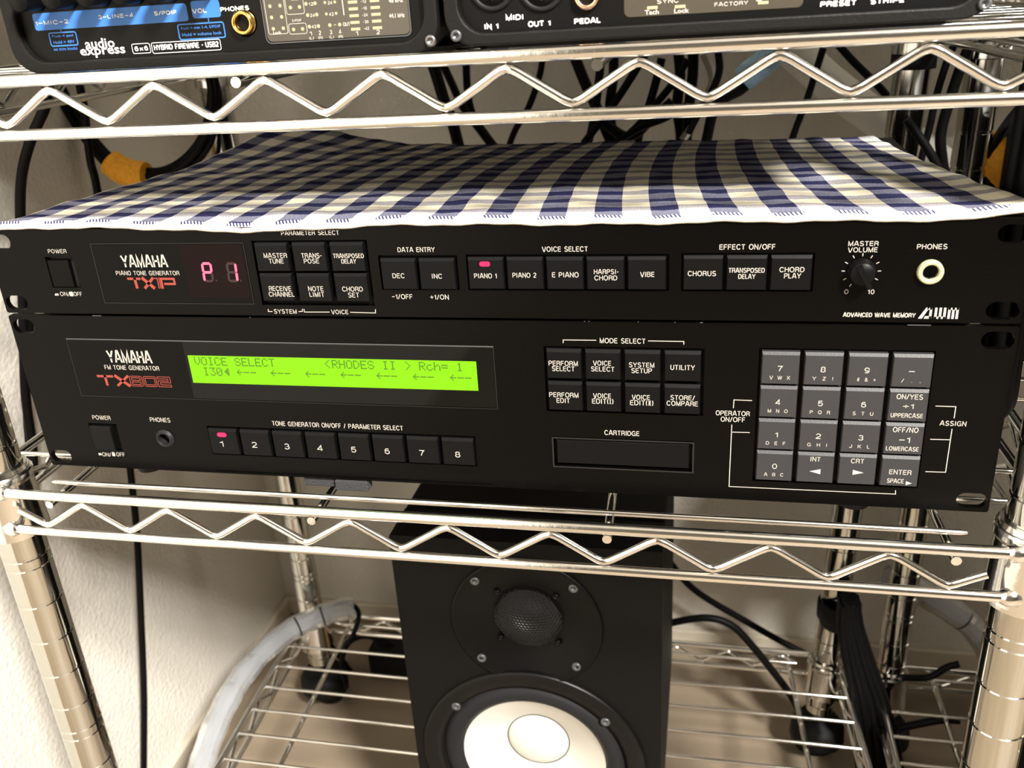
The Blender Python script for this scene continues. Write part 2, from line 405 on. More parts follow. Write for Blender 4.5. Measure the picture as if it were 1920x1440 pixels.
# ---------------------------------------------------------------- wire shelving
def lerp(a, b, t): return a+(b-a)*t
def post_pt(pts, z):
    (x0, y0, z0), (x1, y1, z1) = pts; t = (z-z0)/(z1-z0); return (lerp(x0, x1, t), lerp(y0, y1, t))
def make_rack(root, posts, ztop, heights, fracs, short=True, zig_phase=None, zwires=None):
    # posts: FL, FR, RL, RR as pairs of 3-D points
    for pp in posts:
        (xb, yb), (xt, yt) = post_pt(pp, FLOOR+62), post_pt(pp, ztop)
        H = ztop-(FLOOR+62); prof = []; z = 0.0; k = 0
        prof.append((0.5, 0)); prof.append((12.3, 0))
        z = 10.0
        while z < H-12:
            prof += [(12.7, z-1.2), (12.1, z-.7), (12.1, z+.7), (12.7, z+1.2)]
            if k % 5 == 4: prof += [(12.7, z+5.0), (12.1, z+5.5), (12.1, z+6.5), (12.7, z+7.0)]
            z += 25.4; k += 1
        prof += [(12.7, H-2), (11.5, H), (.5, H)]
        mb = MB(); base = len(mb.v); mb.lathe(prof, (0, 0, 0), 'z', 28, True, True)
        mb.v = [(x+lerp(xb, xt, zz/H), y+lerp(yb, yt, zz/H), zz+FLOOR+62) for x, y, zz in mb.v]
        p = obj('post', mb, 'post_chrome', root)
        # castor: stem, fork dome and wheel
        c = MB().lathe([(3, 0), (5, 0), (5, -12), (20, -14), (25, -22), (26, -34), (22, -38), (3, -38)], (xb, yb, FLOOR+62), 'z', 20)
        co = obj('castor', c, 'castor_rubber', root)
        w_ = MB(); w_.lathe([(4, -9), (20, -9), (22, -7), (22, 7), (20, 9), (4, 9)], (xb, yb+6, FLOOR+22), 'y', 24)
        obj('wheel', w_, 'castor_rubber', co)
    for zi, zs in enumerate(heights):
        c = [post_pt(pp, zs) for pp in posts]            # FL FR RL RR
        O = 13
        FLx, FLy = c[0]; FRx, FRy = c[1]; RLx, RLy = c[2]; RRx, RRy = c[3]
        sides = [((FLx+4, FLy-O), (FRx-4, FRy-O)), ((RLx+4, RLy+O), (RRx-4, RRy+O)), ((FLx-O, FLy+4), (RLx-O, RLy-4)), ((FRx+O, FRy+4), (RRx+O, RRy-4))]
        mb = MB()
        for si, (a, b) in enumerate(sides):
            for dz, rr_ in ((-2.5, 2.9), (-25.5, 2.6)):
                mb.tube([(a[0], a[1], zs+dz), (b[0], b[1], zs+dz)], rr_, 10)
        for (xw, sg) in ((FLx+10, 1), (FRx-10, -1)):      # weld beads where the front rails meet the collars
            for dz in (-2.5, -25.5): mb.tube([(xw+sg*4, FLy-O, zs+dz), (xw+sg*1.5, FLy-O, zs+dz), (xw-sg*2, FLy-O+1.2, zs+dz), (xw-sg*5, FLy-O+3.5, zs+dz)], [2.9, 4.4, 5.0, 3.6], 10)
        shelf = obj('shelf', mb, 'chrome', root)
        for si, (a, b) in enumerate(sides):
            L_ = math.hypot(b[0]-a[0], b[1]-a[1]); dx, dy = (b[0]-a[0])/L_, (b[1]-a[1])/L_
            zh, zl = zs-7.3, zs-20.8
            pitch = 51.1
            first = (zwires or {}).get(zi, 30) if si == 0 else 45
            path = []
            ss = 14.0 if si == 0 else 12.0
            path.append((ss, zh-(zh-zl)*.42)); s_ = first
            while s_ < ss+8: s_ += 51.1
            zz = s_
            # alternate low / high nodes with rounded bends
            nodes = []
            while zz < L_-26:
                nodes.append((zz, zl)); nodes.append((zz+25.55, zh)); zz += pitch
            if nodes[-1][0] > L_-20: nodes.pop()
            for (q, zq) in nodes:
                sg = 1 if zq == zl else -1
                for dq in (-4.2, -2.2, 0, 2.2, 4.2):
                    path.append((q+dq, zq+sg*(abs(dq)*.32 if abs(dq) < 3 else abs(dq)*.5-.4)-sg*.2))
            path.append((min(L_-9, nodes[-1][0]+15), lerp(zl, zh, .5)))
            pts = [(a[0]+dx*q, a[1]+dy*q, zq) for q, zq in path]
            obj('zigzag_wire', MB().tube(pts, 1.95, 8), 'chrome', shelf)
        # support bars from front to back under the surface wires
        for fr in fracs:
            xa = lerp(FLx-O, FRx+O, fr); xb_ = lerp(RLx-O, RRx+O, fr)
            obj('support_bar', MB().tube([(xa, FLy-O-1.5, zs-7.4), (xb_, RLy+O+1.5, zs-7.4)], 2.3, 10), 'chrome', shelf)
        # surface wires
        y = FLy+4-4; first = True; yend = min(RLy, RRy)
        ys = [-5+1.0]+[26+30.0*k for k in range(10)]+[yend-2]
        for yy in ys:
            t = (yy-FLy)/(RLy-FLy)
            xl = lerp(FLx-O, RLx-O, t); xr = lerp(FRx+O, RRx+O, t)
            if yy == ys[0] or yy == ys[-1]: xl += 45; xr -= 40
            obj('surface_wire', MB().tube([(xl, yy, zs-2.2), (xl+3, yy, zs-2.2), (xr-3, yy, zs-2.2), (xr, yy, zs-2.2)], [1.0, 1.5, 1.5, 1.0], 8), 'chrome', shelf)
        # tapered collars gripping the posts, with the sleeve under them
        for (cx, cy) in c:
            col_ = MB().lathe([(12.9, 4), (16.2, 4), (16.8, 3), (16.8, 0), (15.9, -2), (17.2, -32), (17.2, -34), (12.9, -34)], (cx, cy, zs), 'z', 28, True, True)
            col_.lathe([(12.9, 7), (14.6, 7), (15.2, 4.2), (12.9, 4.2)], (cx, cy, zs), 'z', 28, True, True)
            obj('collar', col_, 'chrome', shelf)

ours = thing('wire_shelving_rack', 'chrome wire shelving rack holding the two black rack modules on its middle shelf', 'shelf', (230, 170, FLOOR))
PF = [((-31, -5, -46), (-31, -5, -226)), ((498.5, -5, -30), (498.5, -5, -144)), ((-51, 339, 155), (-48, 339, -388)), ((493, 339, 135), (475, 339, -371))]
make_rack(ours, PF, 800, [-6.5, 205.5, -373.0, 300, 560], [.095, .37, .64, .915], zwires={0: 30, 1: 22.1, 2: 40})
nb = thing('wire_shelving_rack', 'second chrome wire rack standing beyond the right edge behind the front right post', 'shelf', (800, 170, FLOOR))
PN = [((537, -5, 100), (537, -5, -300)), ((1066, -5, 100), (1066, -5, -300)), ((542, 345, 132), (534, 345, -400)), ((1064, 345, 132), (1060, 345, -400))]
make_rack(nb, PN, 800, [-6.5, 200.0, -384.0, 445, 650], [.095, .37, .64, .915])

# ---------------------------------------------------------------- helpers for panel fittings
def slot(x0, x1, z0, z1): return rr(x0, x1, z0, z1, (z1-z0)/2-.05, 6)
def cap_mb(x0, x1, z0, z1, y0, y1=1.6, b=.9, tb=None):
    """push-button cap with a drafted top edge"""
    tb = b if tb is None else tb
    v = [(x0, y1, z0), (x1, y1, z0), (x1, y1, z1), (x0, y1, z1),
         (x0, y0+.5, z0), (x1, y0+.5, z0), (x1, y0+.9, z1), (x0, y0+.9, z1),
         (x0+.35, y0, z0+.35), (x1-.35, y0, z0+.35), (x1-.35, y0, z1-tb), (x0+.35, y0, z1-tb)]
    fs = []
    for k in (0, 4):
        for i in range(4):
            j = (i+1) % 4; fs.append((k+i, k+j, k+4+j, k+4+i))
    fs.append((8, 9, 10, 11)); fs.append((3, 2, 1, 0))
    return MB().add(v, fs)
def button(parent, x0, x1, z0, z1, lines, y=-1.5, mt='button_black', led=None, led_col='led_pink', tb=1.3):
    o = obj('button', cap_mb(x0, x1, z0, z1, y, tb=tb), mt, parent)
    mb = Parts()
    for ln in lines:
        text(mb, ln[0], *ln[1:5], y=y-.05, bold=.014)
    if lines: obj('legend', mb, 'print_white', o)
    if led:
        obj('indicator_light', MB().prism(rr(*led, (led[3]-led[2])/2-.05, 5), y-.35, y+.2), led_col, o)
    return o
def ring_jack(parent, X, Z, prof, material, inner, y=0):
    j = obj('headphone_jack', MB().lathe(prof, (X, y, Z), 'y', 32), material, parent)
    obj('socket', MB().lathe([(inner, -.2), (inner, 9), (.2, 9)], (X, y, Z), 'y', 24), 'well_black', j)
    return j

# ================================================================ piano tone module (1U)
Z1, Z2 = 89.0, 133.0
tp = thing('piano_module', 'upper slim black rack module with red digit display, under the checked cloth', 'sound module', (240, 100, Z1))
holes = [slot(1.2, 13.9, 91.0, 98.6), slot(1.2, 13.9, 122.8, 130.4), slot(466.1, 478.8, 91.0, 98.6), slot(466.1, 478.8, 122.8, 130.4),
         [(31.3, 103.0), (47.6, 103.0), (47.6, 118.9), (31.3, 118.9)],
         [(145.0, 94.7), (202.4, 94.7), (202.4, 126.3), (145.0, 126.3)],
         [(206.9, 102.6), (244.4, 102.6), (244.4, 119.0), (206.9, 119.0)],
         [(248.5, 102.6), (338.6, 102.6), (338.6, 119.2), (248.5, 119.2)],
         [(343.6, 102.6), (398.0, 102.6), (398.0, 119.4), (343.6, 119.4)],
         circ(443.0, 111.3, 4.4)]
face = obj('faceplate', plate(MB(), rr(0, 480, Z1+.3, Z2-.3, 1.2, 3), holes, 0, 3), 'panel_black', tp)
face['label'] = 'black aluminium faceplate with white lettering'
ch = MB().box(18, 462, 3.0, 215, Z1+1, Z2-.8)
obj('chassis', ch, 'chassis_black', tp)
# deck behind the button wells
obj('power_button', MB().prism([(31.35, 103.05), (43.6, 103.05), (43.6, 117.1), (31.35, 117.1)], .5, 4, bev=.3), 'panel_black', tp)
obj('power_recess', MB().box(30.8, 48.2, 2.6, 3.2, 102.4, 119.4), 'well_black', tp)
win = obj('display_window', MB().prism([(59.4, 95.4), (140.6, 95.4), (140.6, 125.2), (59.4, 125.2)], -.25, 2, bev=.25), 'panel_black', tp)
frm = MB()
stroke(frm, [(59.2, 95.2), (140.8, 95.2), (140.8, 125.4), (59.2, 125.4)], .35, y=-.3, closed=True)
obj('window_edge', frm, 'frame_dark', win)
sm = obj('smoked_display', MB().prism([(107.5, 98.5), (139.6, 98.5), (139.6, 124.6), (107.5, 124.6)], -.3, .5), 'smoke_red', win)
# seven segment digits
def seg7(X, Z, w_, h_, t, on, sh=.04):
    a, b = MB(), MB()
    def bar(x0, z0, x1, z1):
        d = Vector((x1-x0, z1-z0)).normalized(); n_ = Vector((-d.y, d.x))*t/2; p, q = Vector((x0, z0)), Vector((x1, z1))
        return [p, p+d*t*.5+n_, q-d*t*.5+n_, q, q-d*t*.5-n_, p+d*t*.5-n_]
    S7 = {'a': (-1, 1, 1, 1), 'b': (1, 1, 1, 0), 'c': (1, 0, 1, -1), 'd': (-1, -1, 1, -1), 'e': (-1, 0, -1, -1), 'f': (-1, 1, -1, 0), 'g': (-1, 0, 1, 0)}
    for k, (x0, z0, x1, z1) in S7.items():
        pts = bar(x0*w_/2, z0*h_/2, x1*w_/2, z1*h_/2)
        lp = [(X+p.x*.95+sh*(p.y), Z+p.y*.97) for p in pts]; tgt = a if k in on else b
        tgt.add([(x, -.45 if k in on else -.38, z) for x, z in lp], [tuple(reversed(range(6)))])
    b.add([(X+w_*.75, -.38, Z-h_/2), (X+w_*.9, -.38, Z-h_/2), (X+w_*.9, -.38, Z-h_/2+.8), (X+w_*.75, -.38, Z-h_/2+.8)], [(0, 1, 2, 3)])
    return a, b
for (X, Z), on in (((119.5,111.1), 'abefg'), ((132.5,111.1), 'bc')):
    a, b = seg7(X, Z, 4.6, 9.0, 1.25, on)
    o = obj('digit', a, 'led_red', win); obj('unlit_segments', b, 'led_off', win)
let = Parts(); T = lambda s, X, Z, w_, h_, **k: text(let, s, X, Z, w_, h_, **k)
T('POWER', 39.4,121.8,10.3,2.16); T('ON/', 37.4,99.7,5.6,2.26); T('OFF', 44.8,99.7,4.6,2.25)
X, Z, a_, b_ = 32.4,99.4,2.5,1.13
let.add([(X-1.2, -.06, Z-.6), (X+1.2, -.06, Z-.6), (X+1.2, -.06, Z+.5), (X-.6, -.06, Z+.5)], [(0, 1, 2, 3)])
X, Z, a_, b_ = 41.1,99.7,1.8,2.25
let.add([(X-1, -.06, Z-1.2), (X+1, -.06, Z-1.2), (X+1, -.06, Z+1.2), (X-1, -.06, Z+1.2)], [(0, 1, 2, 3)])
text(let, 'YAMAHA', 86.6,116.6,24.4,6.41, y=-.35, bold=.016); text(let, 'PIANO TONE GENERATOR', 86.9,110.7,34.5,2.30, y=-.35)
T('PARAMETER SELECT', 175.2,129.8,28.5,2.24); T('SYSTEM', 156.4,91.5,11.7,2.30); T('VOICE', 184.4,91.5,8.4,2.27)
T('DATA ENTRY', 225.5,121.6,17.4,2.35); T('–1/OFF', 216.4,99.3,9.9,2.46); T('+1/ON', 234.4,99.2,8.7,2.44)
T('VOICE SELECT', 293.5,121.5,20.0,2.38); T('EFFECT ON/OFF', 370.6,122.0,22.5,2.40)
T('MASTER', 416.4,123.1,11.5,2.11); T('VOLUME', 416.4,120.5,11.3,2.12); T('0', 411.5,102.6,1.5,2.09); T('10', 421.2,102.6,2.5,2.08)
T('PHONES', 442.6,121.7,11.2,2.19); T('ADVANCED WAVE MEMORY', 425.3,92.5,28.3,2.00, bold=.035)
def bracket(mb, pts, t=.35): mb.kind_name = 'printed_line'; stroke(mb, pts, t); mb.kind_name = None
bracket(let, [(147.7,92.7), (147.5,91.4), (149.7,91.4)]); bracket(let, [(163.3,91.5), (165.3,91.6), (165.5,92.9)])
bracket(let, [(166.3,92.9), (166.3,91.3), (179.2,91.4)]); bracket(let, [(189.7,91.4), (202.3,91.2), (202.5,93.0)])
obj('lettering', let, 'print_white', face)
logo = Parts()      # red model logo
def lg(pts, t): stroke(logo, pts, t, y=-.35)
X0, ZT, ZB = 75.6, 108.4, 102.8
lg([(X0-.5, ZT-.6), (X0+6.8, ZT-.6)], 1.2); lg([(X0+3.6, ZT), (X0+3.9, ZB)], 1.5)
lg([(X0+7.6, ZT), (X0+13.6, ZB)], 1.7); lg([(X0+13.9, ZT), (X0+8.0, ZB)], 1.4)
lg([(X0+14.0, ZT-.4), (X0+16.0, ZT-.4), (X0+16.0, ZB)], .55); lg([(X0+17.0, ZT), (X0+17.0, ZB)], .5)
lg([(X0+18.0, ZB), (X0+18.0, ZT-.6), (X0+25.0, ZT-.6), (X0+25.0, ZT-3.2), (X0+19.2, ZT-3.2)], 1.1)
obj('model_logo', logo, 'print_red', win)
awm = Parts()
def aw(pts, t): stroke(awm, pts, t, y=-.06)
(AX0, AZB), (AX1, AZT) = (440.6,91.1), (456.0,95.9)
h_ = AZT-AZB; s_ = (AX1-AX0)/20.0
awm.add([(AX0, -.06, AZB), (AX0+2*s_, -.06, AZB), (AX0+5.2*s_, -.06, AZT), (AX0+3.6*s_, -.06, AZT)], [(0, 1, 2, 3)])
awm.add([(AX0+2.9*s_, -.06, AZB), (AX0+6.6*s_, -.06, AZB), (AX0+6.6*s_, -.06, AZB+1.1), (AX0+3.5*s_, -.06, AZB+1.1)], [(0, 1, 2, 3)])
for xx in (6.0, 8.6, 10.8, 13.0, 15.2, 17.2, 19.2): awm.add([(AX0+(xx-.55)*s_, -.06, AZB), (AX0+(xx+.65)*s_, -.06, AZB), (AX0+(xx+.65)*s_, -.06, AZT), (AX0+(xx-.55)*s_, -.06, AZT)], [(0, 1, 2, 3)])
for xa, xb in ((4.2, 6.6),): awm.add([(AX0+xa*s_, -.06, AZT-.9), (AX0+xb*s_, -.06, AZT-.9), (AX0+xb*s_, -.06, AZT), (AX0+xa*s_, -.06, AZT)], [(0, 1, 2, 3)])
awm.add([(AX0+8.1*s_, -.06, AZB), (AX0+13.6*s_, -.06, AZB), (AX0+13.6*s_, -.06, AZB+.9), (AX0+8.1*s_, -.06, AZB+.9)], [(0, 1, 2, 3)])
awm.add([(AX0+14.7*s_, -.06, AZT-.9), (AX0+19.8*s_, -.06, AZT-.9), (AX0+19.8*s_, -.06, AZT), (AX0+14.7*s_, -.06, AZT)], [(0, 1, 2, 3)])
obj('emblem', awm, 'print_white', face)
yb = -2.0
B6 = [[('MASTER', 157.1,119.7,11.6,2.43), ('TUNE', 157.1,117.0,7.3,2.44)], [('TRANS-', 175.3,119.6,10.1,2.41), ('POSE', 174.8,117.0,7.4,2.42)],
      [('TRANSPOSED', 193.4,119.4,14.8,2.26), ('DELAY', 193.2,116.8,7.0,2.27)],
      [('RECEIVE', 156.7,103.6,11.2,2.51), ('CHANNEL', 157.0,100.8,12.9,2.52)], [('NOTE', 174.9,103.6,7.5,2.48), ('LIMIT', 175.0,100.8,7.3,2.50)],
      [('CHORD', 193.2,103.5,10.0,2.46), ('SET', 193.4,100.6,5.3,2.48)]]
for i, ln in enumerate(B6):
    c_, r_ = i % 3, i//3
    x0 = (147.0, 165.9, 184.6)[c_]; zt = (125.6, 110.9)[r_]
    button(tp, x0, x0+16.4, zt-13.6, zt, ln, y=yb)
for x0, ln in ((208.1, [('DEC', 216.3,109.8,5.7,2.41)]), (226.4, [('INC', 234.6,109.6,4.8,2.38)])):
    button(tp, x0, x0+16.8, 103.2, 117.8, ln)
VS = [[('PIANO 1', 257.3,109.8,10.3,2.36)], [('PIANO 2', 275.1,110.1,10.6,2.33)], [('E PIANO', 293.5,110.3,11.6,2.43)],
      [('HARPSI-', 311.6,111.7,10.7,2.28), ('CHORD', 311.3,108.9,9.8,2.29)], [('VIBE', 329.3,110.5,5.9,2.38)]]
for i, ln in enumerate(VS):
    x0 = 249.4+17.85*i
    led = None
    if i == 0:
        q = 257.4,115.3,4.9,2.21; led = (q[0]-q[2]/2, q[0]+q[2]/2, q[1]-q[3]/2, q[1]+q[3]/2)
    button(tp, x0, x0+16.4, 103.5, 118.2, ln, led=led)
for i, ln in enumerate([[('CHORUS', 352.3,110.9,11.6,2.35)], [('TRANSPOSED', 370.7,112.3,14.6,2.21), ('DELAY', 370.9,109.6,6.8,2.22)],
                        [('CHORD', 389.0,112.6,9.8,2.30), ('PLAY', 389.4,109.9,6.6,2.31)]]):
    x0 = 344.5+18.0*i; button(tp, x0, x0+16.5, 103.5, 118.6, ln)
# volume knob with tick marks
KX, KZ = 416.6, 111.4
kb = MB().lathe([(5.6, 0), (5.6, -1.2), (5.2, -1.8), (4.9, -4.6), (4.5, -5.2), (.1, -5.2)], (KX, 0, KZ), 'y', 28)
kn = obj('volume_knob', kb, 'button_black', tp)
ang = math.radians(-62); dx, dz = math.cos(ang), math.sin(ang); nx, nz = -dz, dx
gr = MB(); L0, L1, hw = -4.4, 6.0, 1.5
v = []
for yy, kw in ((-4.9, 1.0), (-7.6, .8)):
    for l_, s2 in ((L0, -1), (L1, -.75), (L1, .75), (L0, 1)): v.append((KX+dx*l_+nx*hw*s2*kw, yy, KZ+dz*l_+nz*hw*s2*kw))
gr.add(v, [(4, 5, 6, 7), (0, 1, 5, 4), (1, 2, 6, 5), (2, 3, 7, 6), (3, 0, 4, 7)])
v = []
for yy in (-.2, -5.0):
    for l_, s2 in ((3.5, -1), (7.0, -.6), (7.0, .6), (3.5, 1)): v.append((KX+dx*l_+nx*hw*s2, yy, KZ+dz*l_+nz*hw*s2))
gr.add(v, [(4, 5, 6, 7), (0, 1, 5, 4), (1, 2, 6, 5), (2, 3, 7, 6), (3, 0, 4, 7)])
obj('grip', gr, 'button_black', kn)
ptr = MB(); ptr.add([(KX+dx*a+nx*b, -5.1, KZ+dz*a+nz*b) for a, b in ((4.6, -.22), (6.6, -.22), (6.6, .22), (4.6, .22))], [(0, 1, 2, 3)])
obj('pointer_line', ptr, 'print_pure', kn)
tk = Parts()
for k in range(11):
    a = math.radians(238-k*29.6); stroke(tk, [(KX+math.cos(a)*6.4, KZ+math.sin(a)*6.4), (KX+math.cos(a)*7.7, KZ+math.sin(a)*7.7)], .32)
obj('tick_mark', tk, 'print_white', face)
j = ring_jack(tp, 443.0, 111.3, [(3.1, 1), (3.1, -1.6), (3.5, -2.1), (4.6, -2.1), (5.0, -1.6), (5.1, 0)], 'cream_plastic', 3.1)
j['label'] = 'cream plastic ring around the phones socket'

# ================================================================ FM tone module (2U)
tf = thing('fm_module', 'lower tall black rack module with green display and grey number keypad', 'sound module', (240, 150, -7))
holes = [slot(1.2, 13.9, 78.0, 85.8), slot(1.2, 13.9, 2.0, 9.4), slot(466.1, 478.8, 78.0, 85.8), slot(466.1, 478.8, 2.0, 9.4),
         [(30.2, 10.8), (47.3, 10.8), (47.3, 26.9), (30.2, 26.9)],
         [(101.0, 11.4), (245.6, 11.4), (245.6, 28.0), (101.0, 28.0)],
         [(281.9, 43.0), (354.4, 43.0), (354.4, 76.0), (281.9, 76.0)],
         [(284.4, 13.8), (350.2, 13.8), (350.2, 29.0), (284.4, 29.0)],
         [(377.6, 10.6), (449.4, 10.6), (449.4, 76.8), (377.6, 76.8)],
         circ(75.0, 19.5, 4.6)]
fc = obj('faceplate', plate(MB(), rr(0, 480, 0, 88, 1.4, 3), holes, 0, 3), 'panel_black', tf)
fc['label'] = 'black aluminium faceplate with white lettering'
obj('chassis', MB().box(18, 462, 3.0, 290, .8, 87.6), 'chassis_black', tf)
for fx in (52, 425):
    for fy in (14, 262):
        obj('rubber_foot', MB().lathe([(.2, 0), (8, 0), (7.5, -7), (.2, -7)], (fx, fy, .8), 'z', 20), 'rubber_black', tf)
w2 = obj('display_window', MB().prism([(31.5, 43.6), (257.9, 43.6), (257.9, 75.1), (31.5, 75.1)], -.25, 1, bev=.25), 'window_gloss', tf)
# the left of the window is the matt printed part
obj('printed_plate', MB().prism([(31.9, 44.0), (97.4, 44.0), (97.4, 74.7), (31.9, 74.7)], -.3, 0), 'panel_black', w2)
frm = MB(); stroke(frm, [(258.2, 75.3), (258.2, 43.3), (31.2, 43.3), (31.2, 75.5)], .3, y=-.32); obj('window_edge', frm, 'frame_dark', w2)
frm = MB(); stroke(frm, [(31.2, 75.5), (258.2, 75.3)], .7, y=-.4)
obj('window_edge', frm, 'lit_worn_edge', w2)  # lighter than the other sides: light catching the top edge is painted in
lcd = obj('lcd_screen', MB().prism([(99.0, 52.6), (249.4, 52.6), (249.4, 67.7), (99.0, 67.7)], -.32, 0), 'lcd_green', w2)
lcd['label'] = 'lit lime green character display'
FONT = {'V': '1000110001100011000110001 0101000100', 'O': '01110100011000110001100011000101110', 'I': '01110001000010000100001000010001110',
 'C': '01110100011000010000100001000101110', 'E': '11111100001000011110100001000011111', 'S': '01110100011000001110000011000101110',
 'L': '10000100001000010000100001000011111', 'T': '11111001000010000100001000010000100', '<': '00010001000100010000010000010000010',
 'R': '11110100011000111110101001001010001', 'H': '10001100011000111111100011000110001', 'D': '11100100101000110001100011001011100',
 '>': '01000001000001000001000100010001000', 'c': '00000000000111010000100001000101110', 'h': '10000100001011011001100011000110001',
 '=': '00000000001111100000111110000000000', '1': '00100011000010000100001000010001110', '3': '11111000100010000010000011000101110',
 '0': '01110100011001110101110011000101110', '(': '00001000110011101111001110001100001', '~': '00000001000100011111010000010000000', '-': '00000000000000011111000000000000000'}
pix = Parts()
def lcd_char(c, col, row):
    one = MB(); bits = FONT[c].replace(' ', ''); px, pz = .64, .64
    X = 102.3+3.71*col; Z = (66.9, 61.3)[row]
    for i, b_ in enumerate(bits):
        if b_ == '1':
            x = X+(i % 5)*px; z = Z-(i//5)*pz; g = .05
            one.add([(x, -.36, z-pz+g), (x+px-g, -.36, z-pz+g), (x+px-g, -.36, z), (x, -.36, z)], [(0, 1, 2, 3)])
    pix.add(one.v, one.f)
for i, c in enumerate('VOICE SELECT       <RHODES II > Rch= 1'):
    if c != ' ': lcd_char(c, i, 0)
for i, c in enumerate('I30('): lcd_char(c, 1+i, 1)
for k in range(7):
    for i, c in enumerate('~--'): lcd_char(c, 6+5*k+i, 1)
obj('lcd_character', pix, 'lcd_dark', w2)
let = Parts()
text(let, 'YAMAHA', 65.5,66.1,24.8,7.12, y=-.36, bold=.016); text(let, 'FM TONE GENERATOR', 65.4,60.1,31.5,2.55, y=-.36)
T('POWER', 39.4,30.5,10.8,2.56); T('ON/', 36.6,8.1,5.3,2.50); T('OFF', 45.3,8.5,5.0,2.49); T('PHONES', 74.5,30.5,11.7,2.68)
for q in ((32.6,8.1,2.7,1.33), (41.0,8.6,2.0,2.66)):
    X, Z, a_, b_ = q; let.add([(X-1.0, -.06, Z-b_/2), (X+1.0, -.06, Z-b_/2), (X+.8, -.06, Z+b_/2), (X-.9, -.06, Z+b_/2)], [(0, 1, 2, 3)])
T('TONE GENERATOR ON/OFF / PARAMETER SELECT', 173.9,31.0,70.2,2.71)
T('MODE SELECT', 318.1,79.1,20.3,2.56); bracket(let, [(291.1,77.6), (291.2,79.1), (306.3,79.2)]); bracket(let, [(329.5,79.3), (345.2,79.3), (345.2,77.8)])
T('CARTRIDGE', 317.3,32.8,16.2,2.66); T('OPERATOR', 367.5,44.9,14.8,2.53); T('ON/OFF', 367.7,41.8,10.6,2.55); T('ASSIGN', 460.1,43.4,10.4,2.42)
bracket(let, [(375.7,51.5), (367.8,51.6), (367.7,47.5)]); bracket(let, [(367.3,39.2), (367.2,6.9), (440.5,7.1), (440.3,9.1)]); bracket(let, [(367.2,35.4), (375.4,35.5)])
bracket(let, [(452.1,51.4), (460.2,51.4), (460.2,45.9)]); bracket(let, [(460.0,40.8), (460.0,19.4), (451.7,19.3)]); bracket(let, [(451.8,35.4), (459.8,35.5)])
obj('lettering', let, 'print_white', fc)
logo = Parts(); (X0, ZB), (X1, ZT) = (43.6,49.6), (86.5,57.7)
ZT = ZB+6.0; k_ = (X1-X0)/36
lg([(X0, ZT-.7), (X0+8*k_, ZT-.7)], 1.3); lg([(X0+4.0*k_, ZT), (X0+4.2*k_, ZB)], 1.5)
lg([(X0+8.8*k_, ZT), (X0+15.5*k_, ZB)], 1.7); lg([(X0+15.6*k_, ZT), (X0+9.2*k_, ZB)], 1.3)
def ol(c, x, w_):
    for ins in (.22, 1.15):
        a, b, t, bt, md = x+ins, x+w_-ins, ZT-ins, ZB+ins, (ZT+ZB)/2
        g = ins
        if c == '0': stroke(logo, rr(a, b, bt, t, .8 if ins < 1 else .3, 2), .36, y=-.36, closed=True)
        if c == '8':
            if ins < 1: stroke(logo, rr(a, b, bt, t, .8, 2), .36, y=-.36, closed=True)
            else:
                stroke(logo, [(a+.2, md+.45), (b-.2, md+.45), (b-.2, t), (a+.2, t)], .36, y=-.36, closed=True)
                stroke(logo, [(a+.2, bt), (b-.2, bt), (b-.2, md-.45), (a+.2, md-.45)], .36, y=-.36, closed=True)
    if c == '2':
        a, b, t, bt, md = x+.22, x+w_-.22, ZT-.22, ZB+.22, (ZT+ZB)/2
        stroke(logo, [(a, t), (b, t), (b, md-.45), (a+1.3, md-.45), (a+1.3, bt+1.1), (b, bt+1.1), (b, bt), (a, bt), (a, md+.5), (b-1.3, md+.5), (b-1.3, t-1.1), (a, t-1.1)], .34, y=-.36, closed=True)
ol('8', X0+15.8*k_, 6.4*k_); ol('0', X0+22.6*k_, 6.4*k_); ol('2', X0+29.4*k_, 6.4*k_)
obj('model_logo', logo, 'print_red', w2)
obj('power_button', cap_mb(31.8, 44.6, 11.6, 26.0, -2.2, 3.4, tb=1.2), 'button_black', tf)
obj('power_recess', MB().box(29.6, 48.0, 2.6, 3.2, 10.2, 27.6), 'well_black', tf)
ring_jack(tf, 75.0, 19.5, [(3.2, 1), (3.2, -1.4), (3.6, -1.9), (4.4, -1.6), (4.9, -.6), (5.3, -.4), (5.3, 0)], 'surround', 3.2)

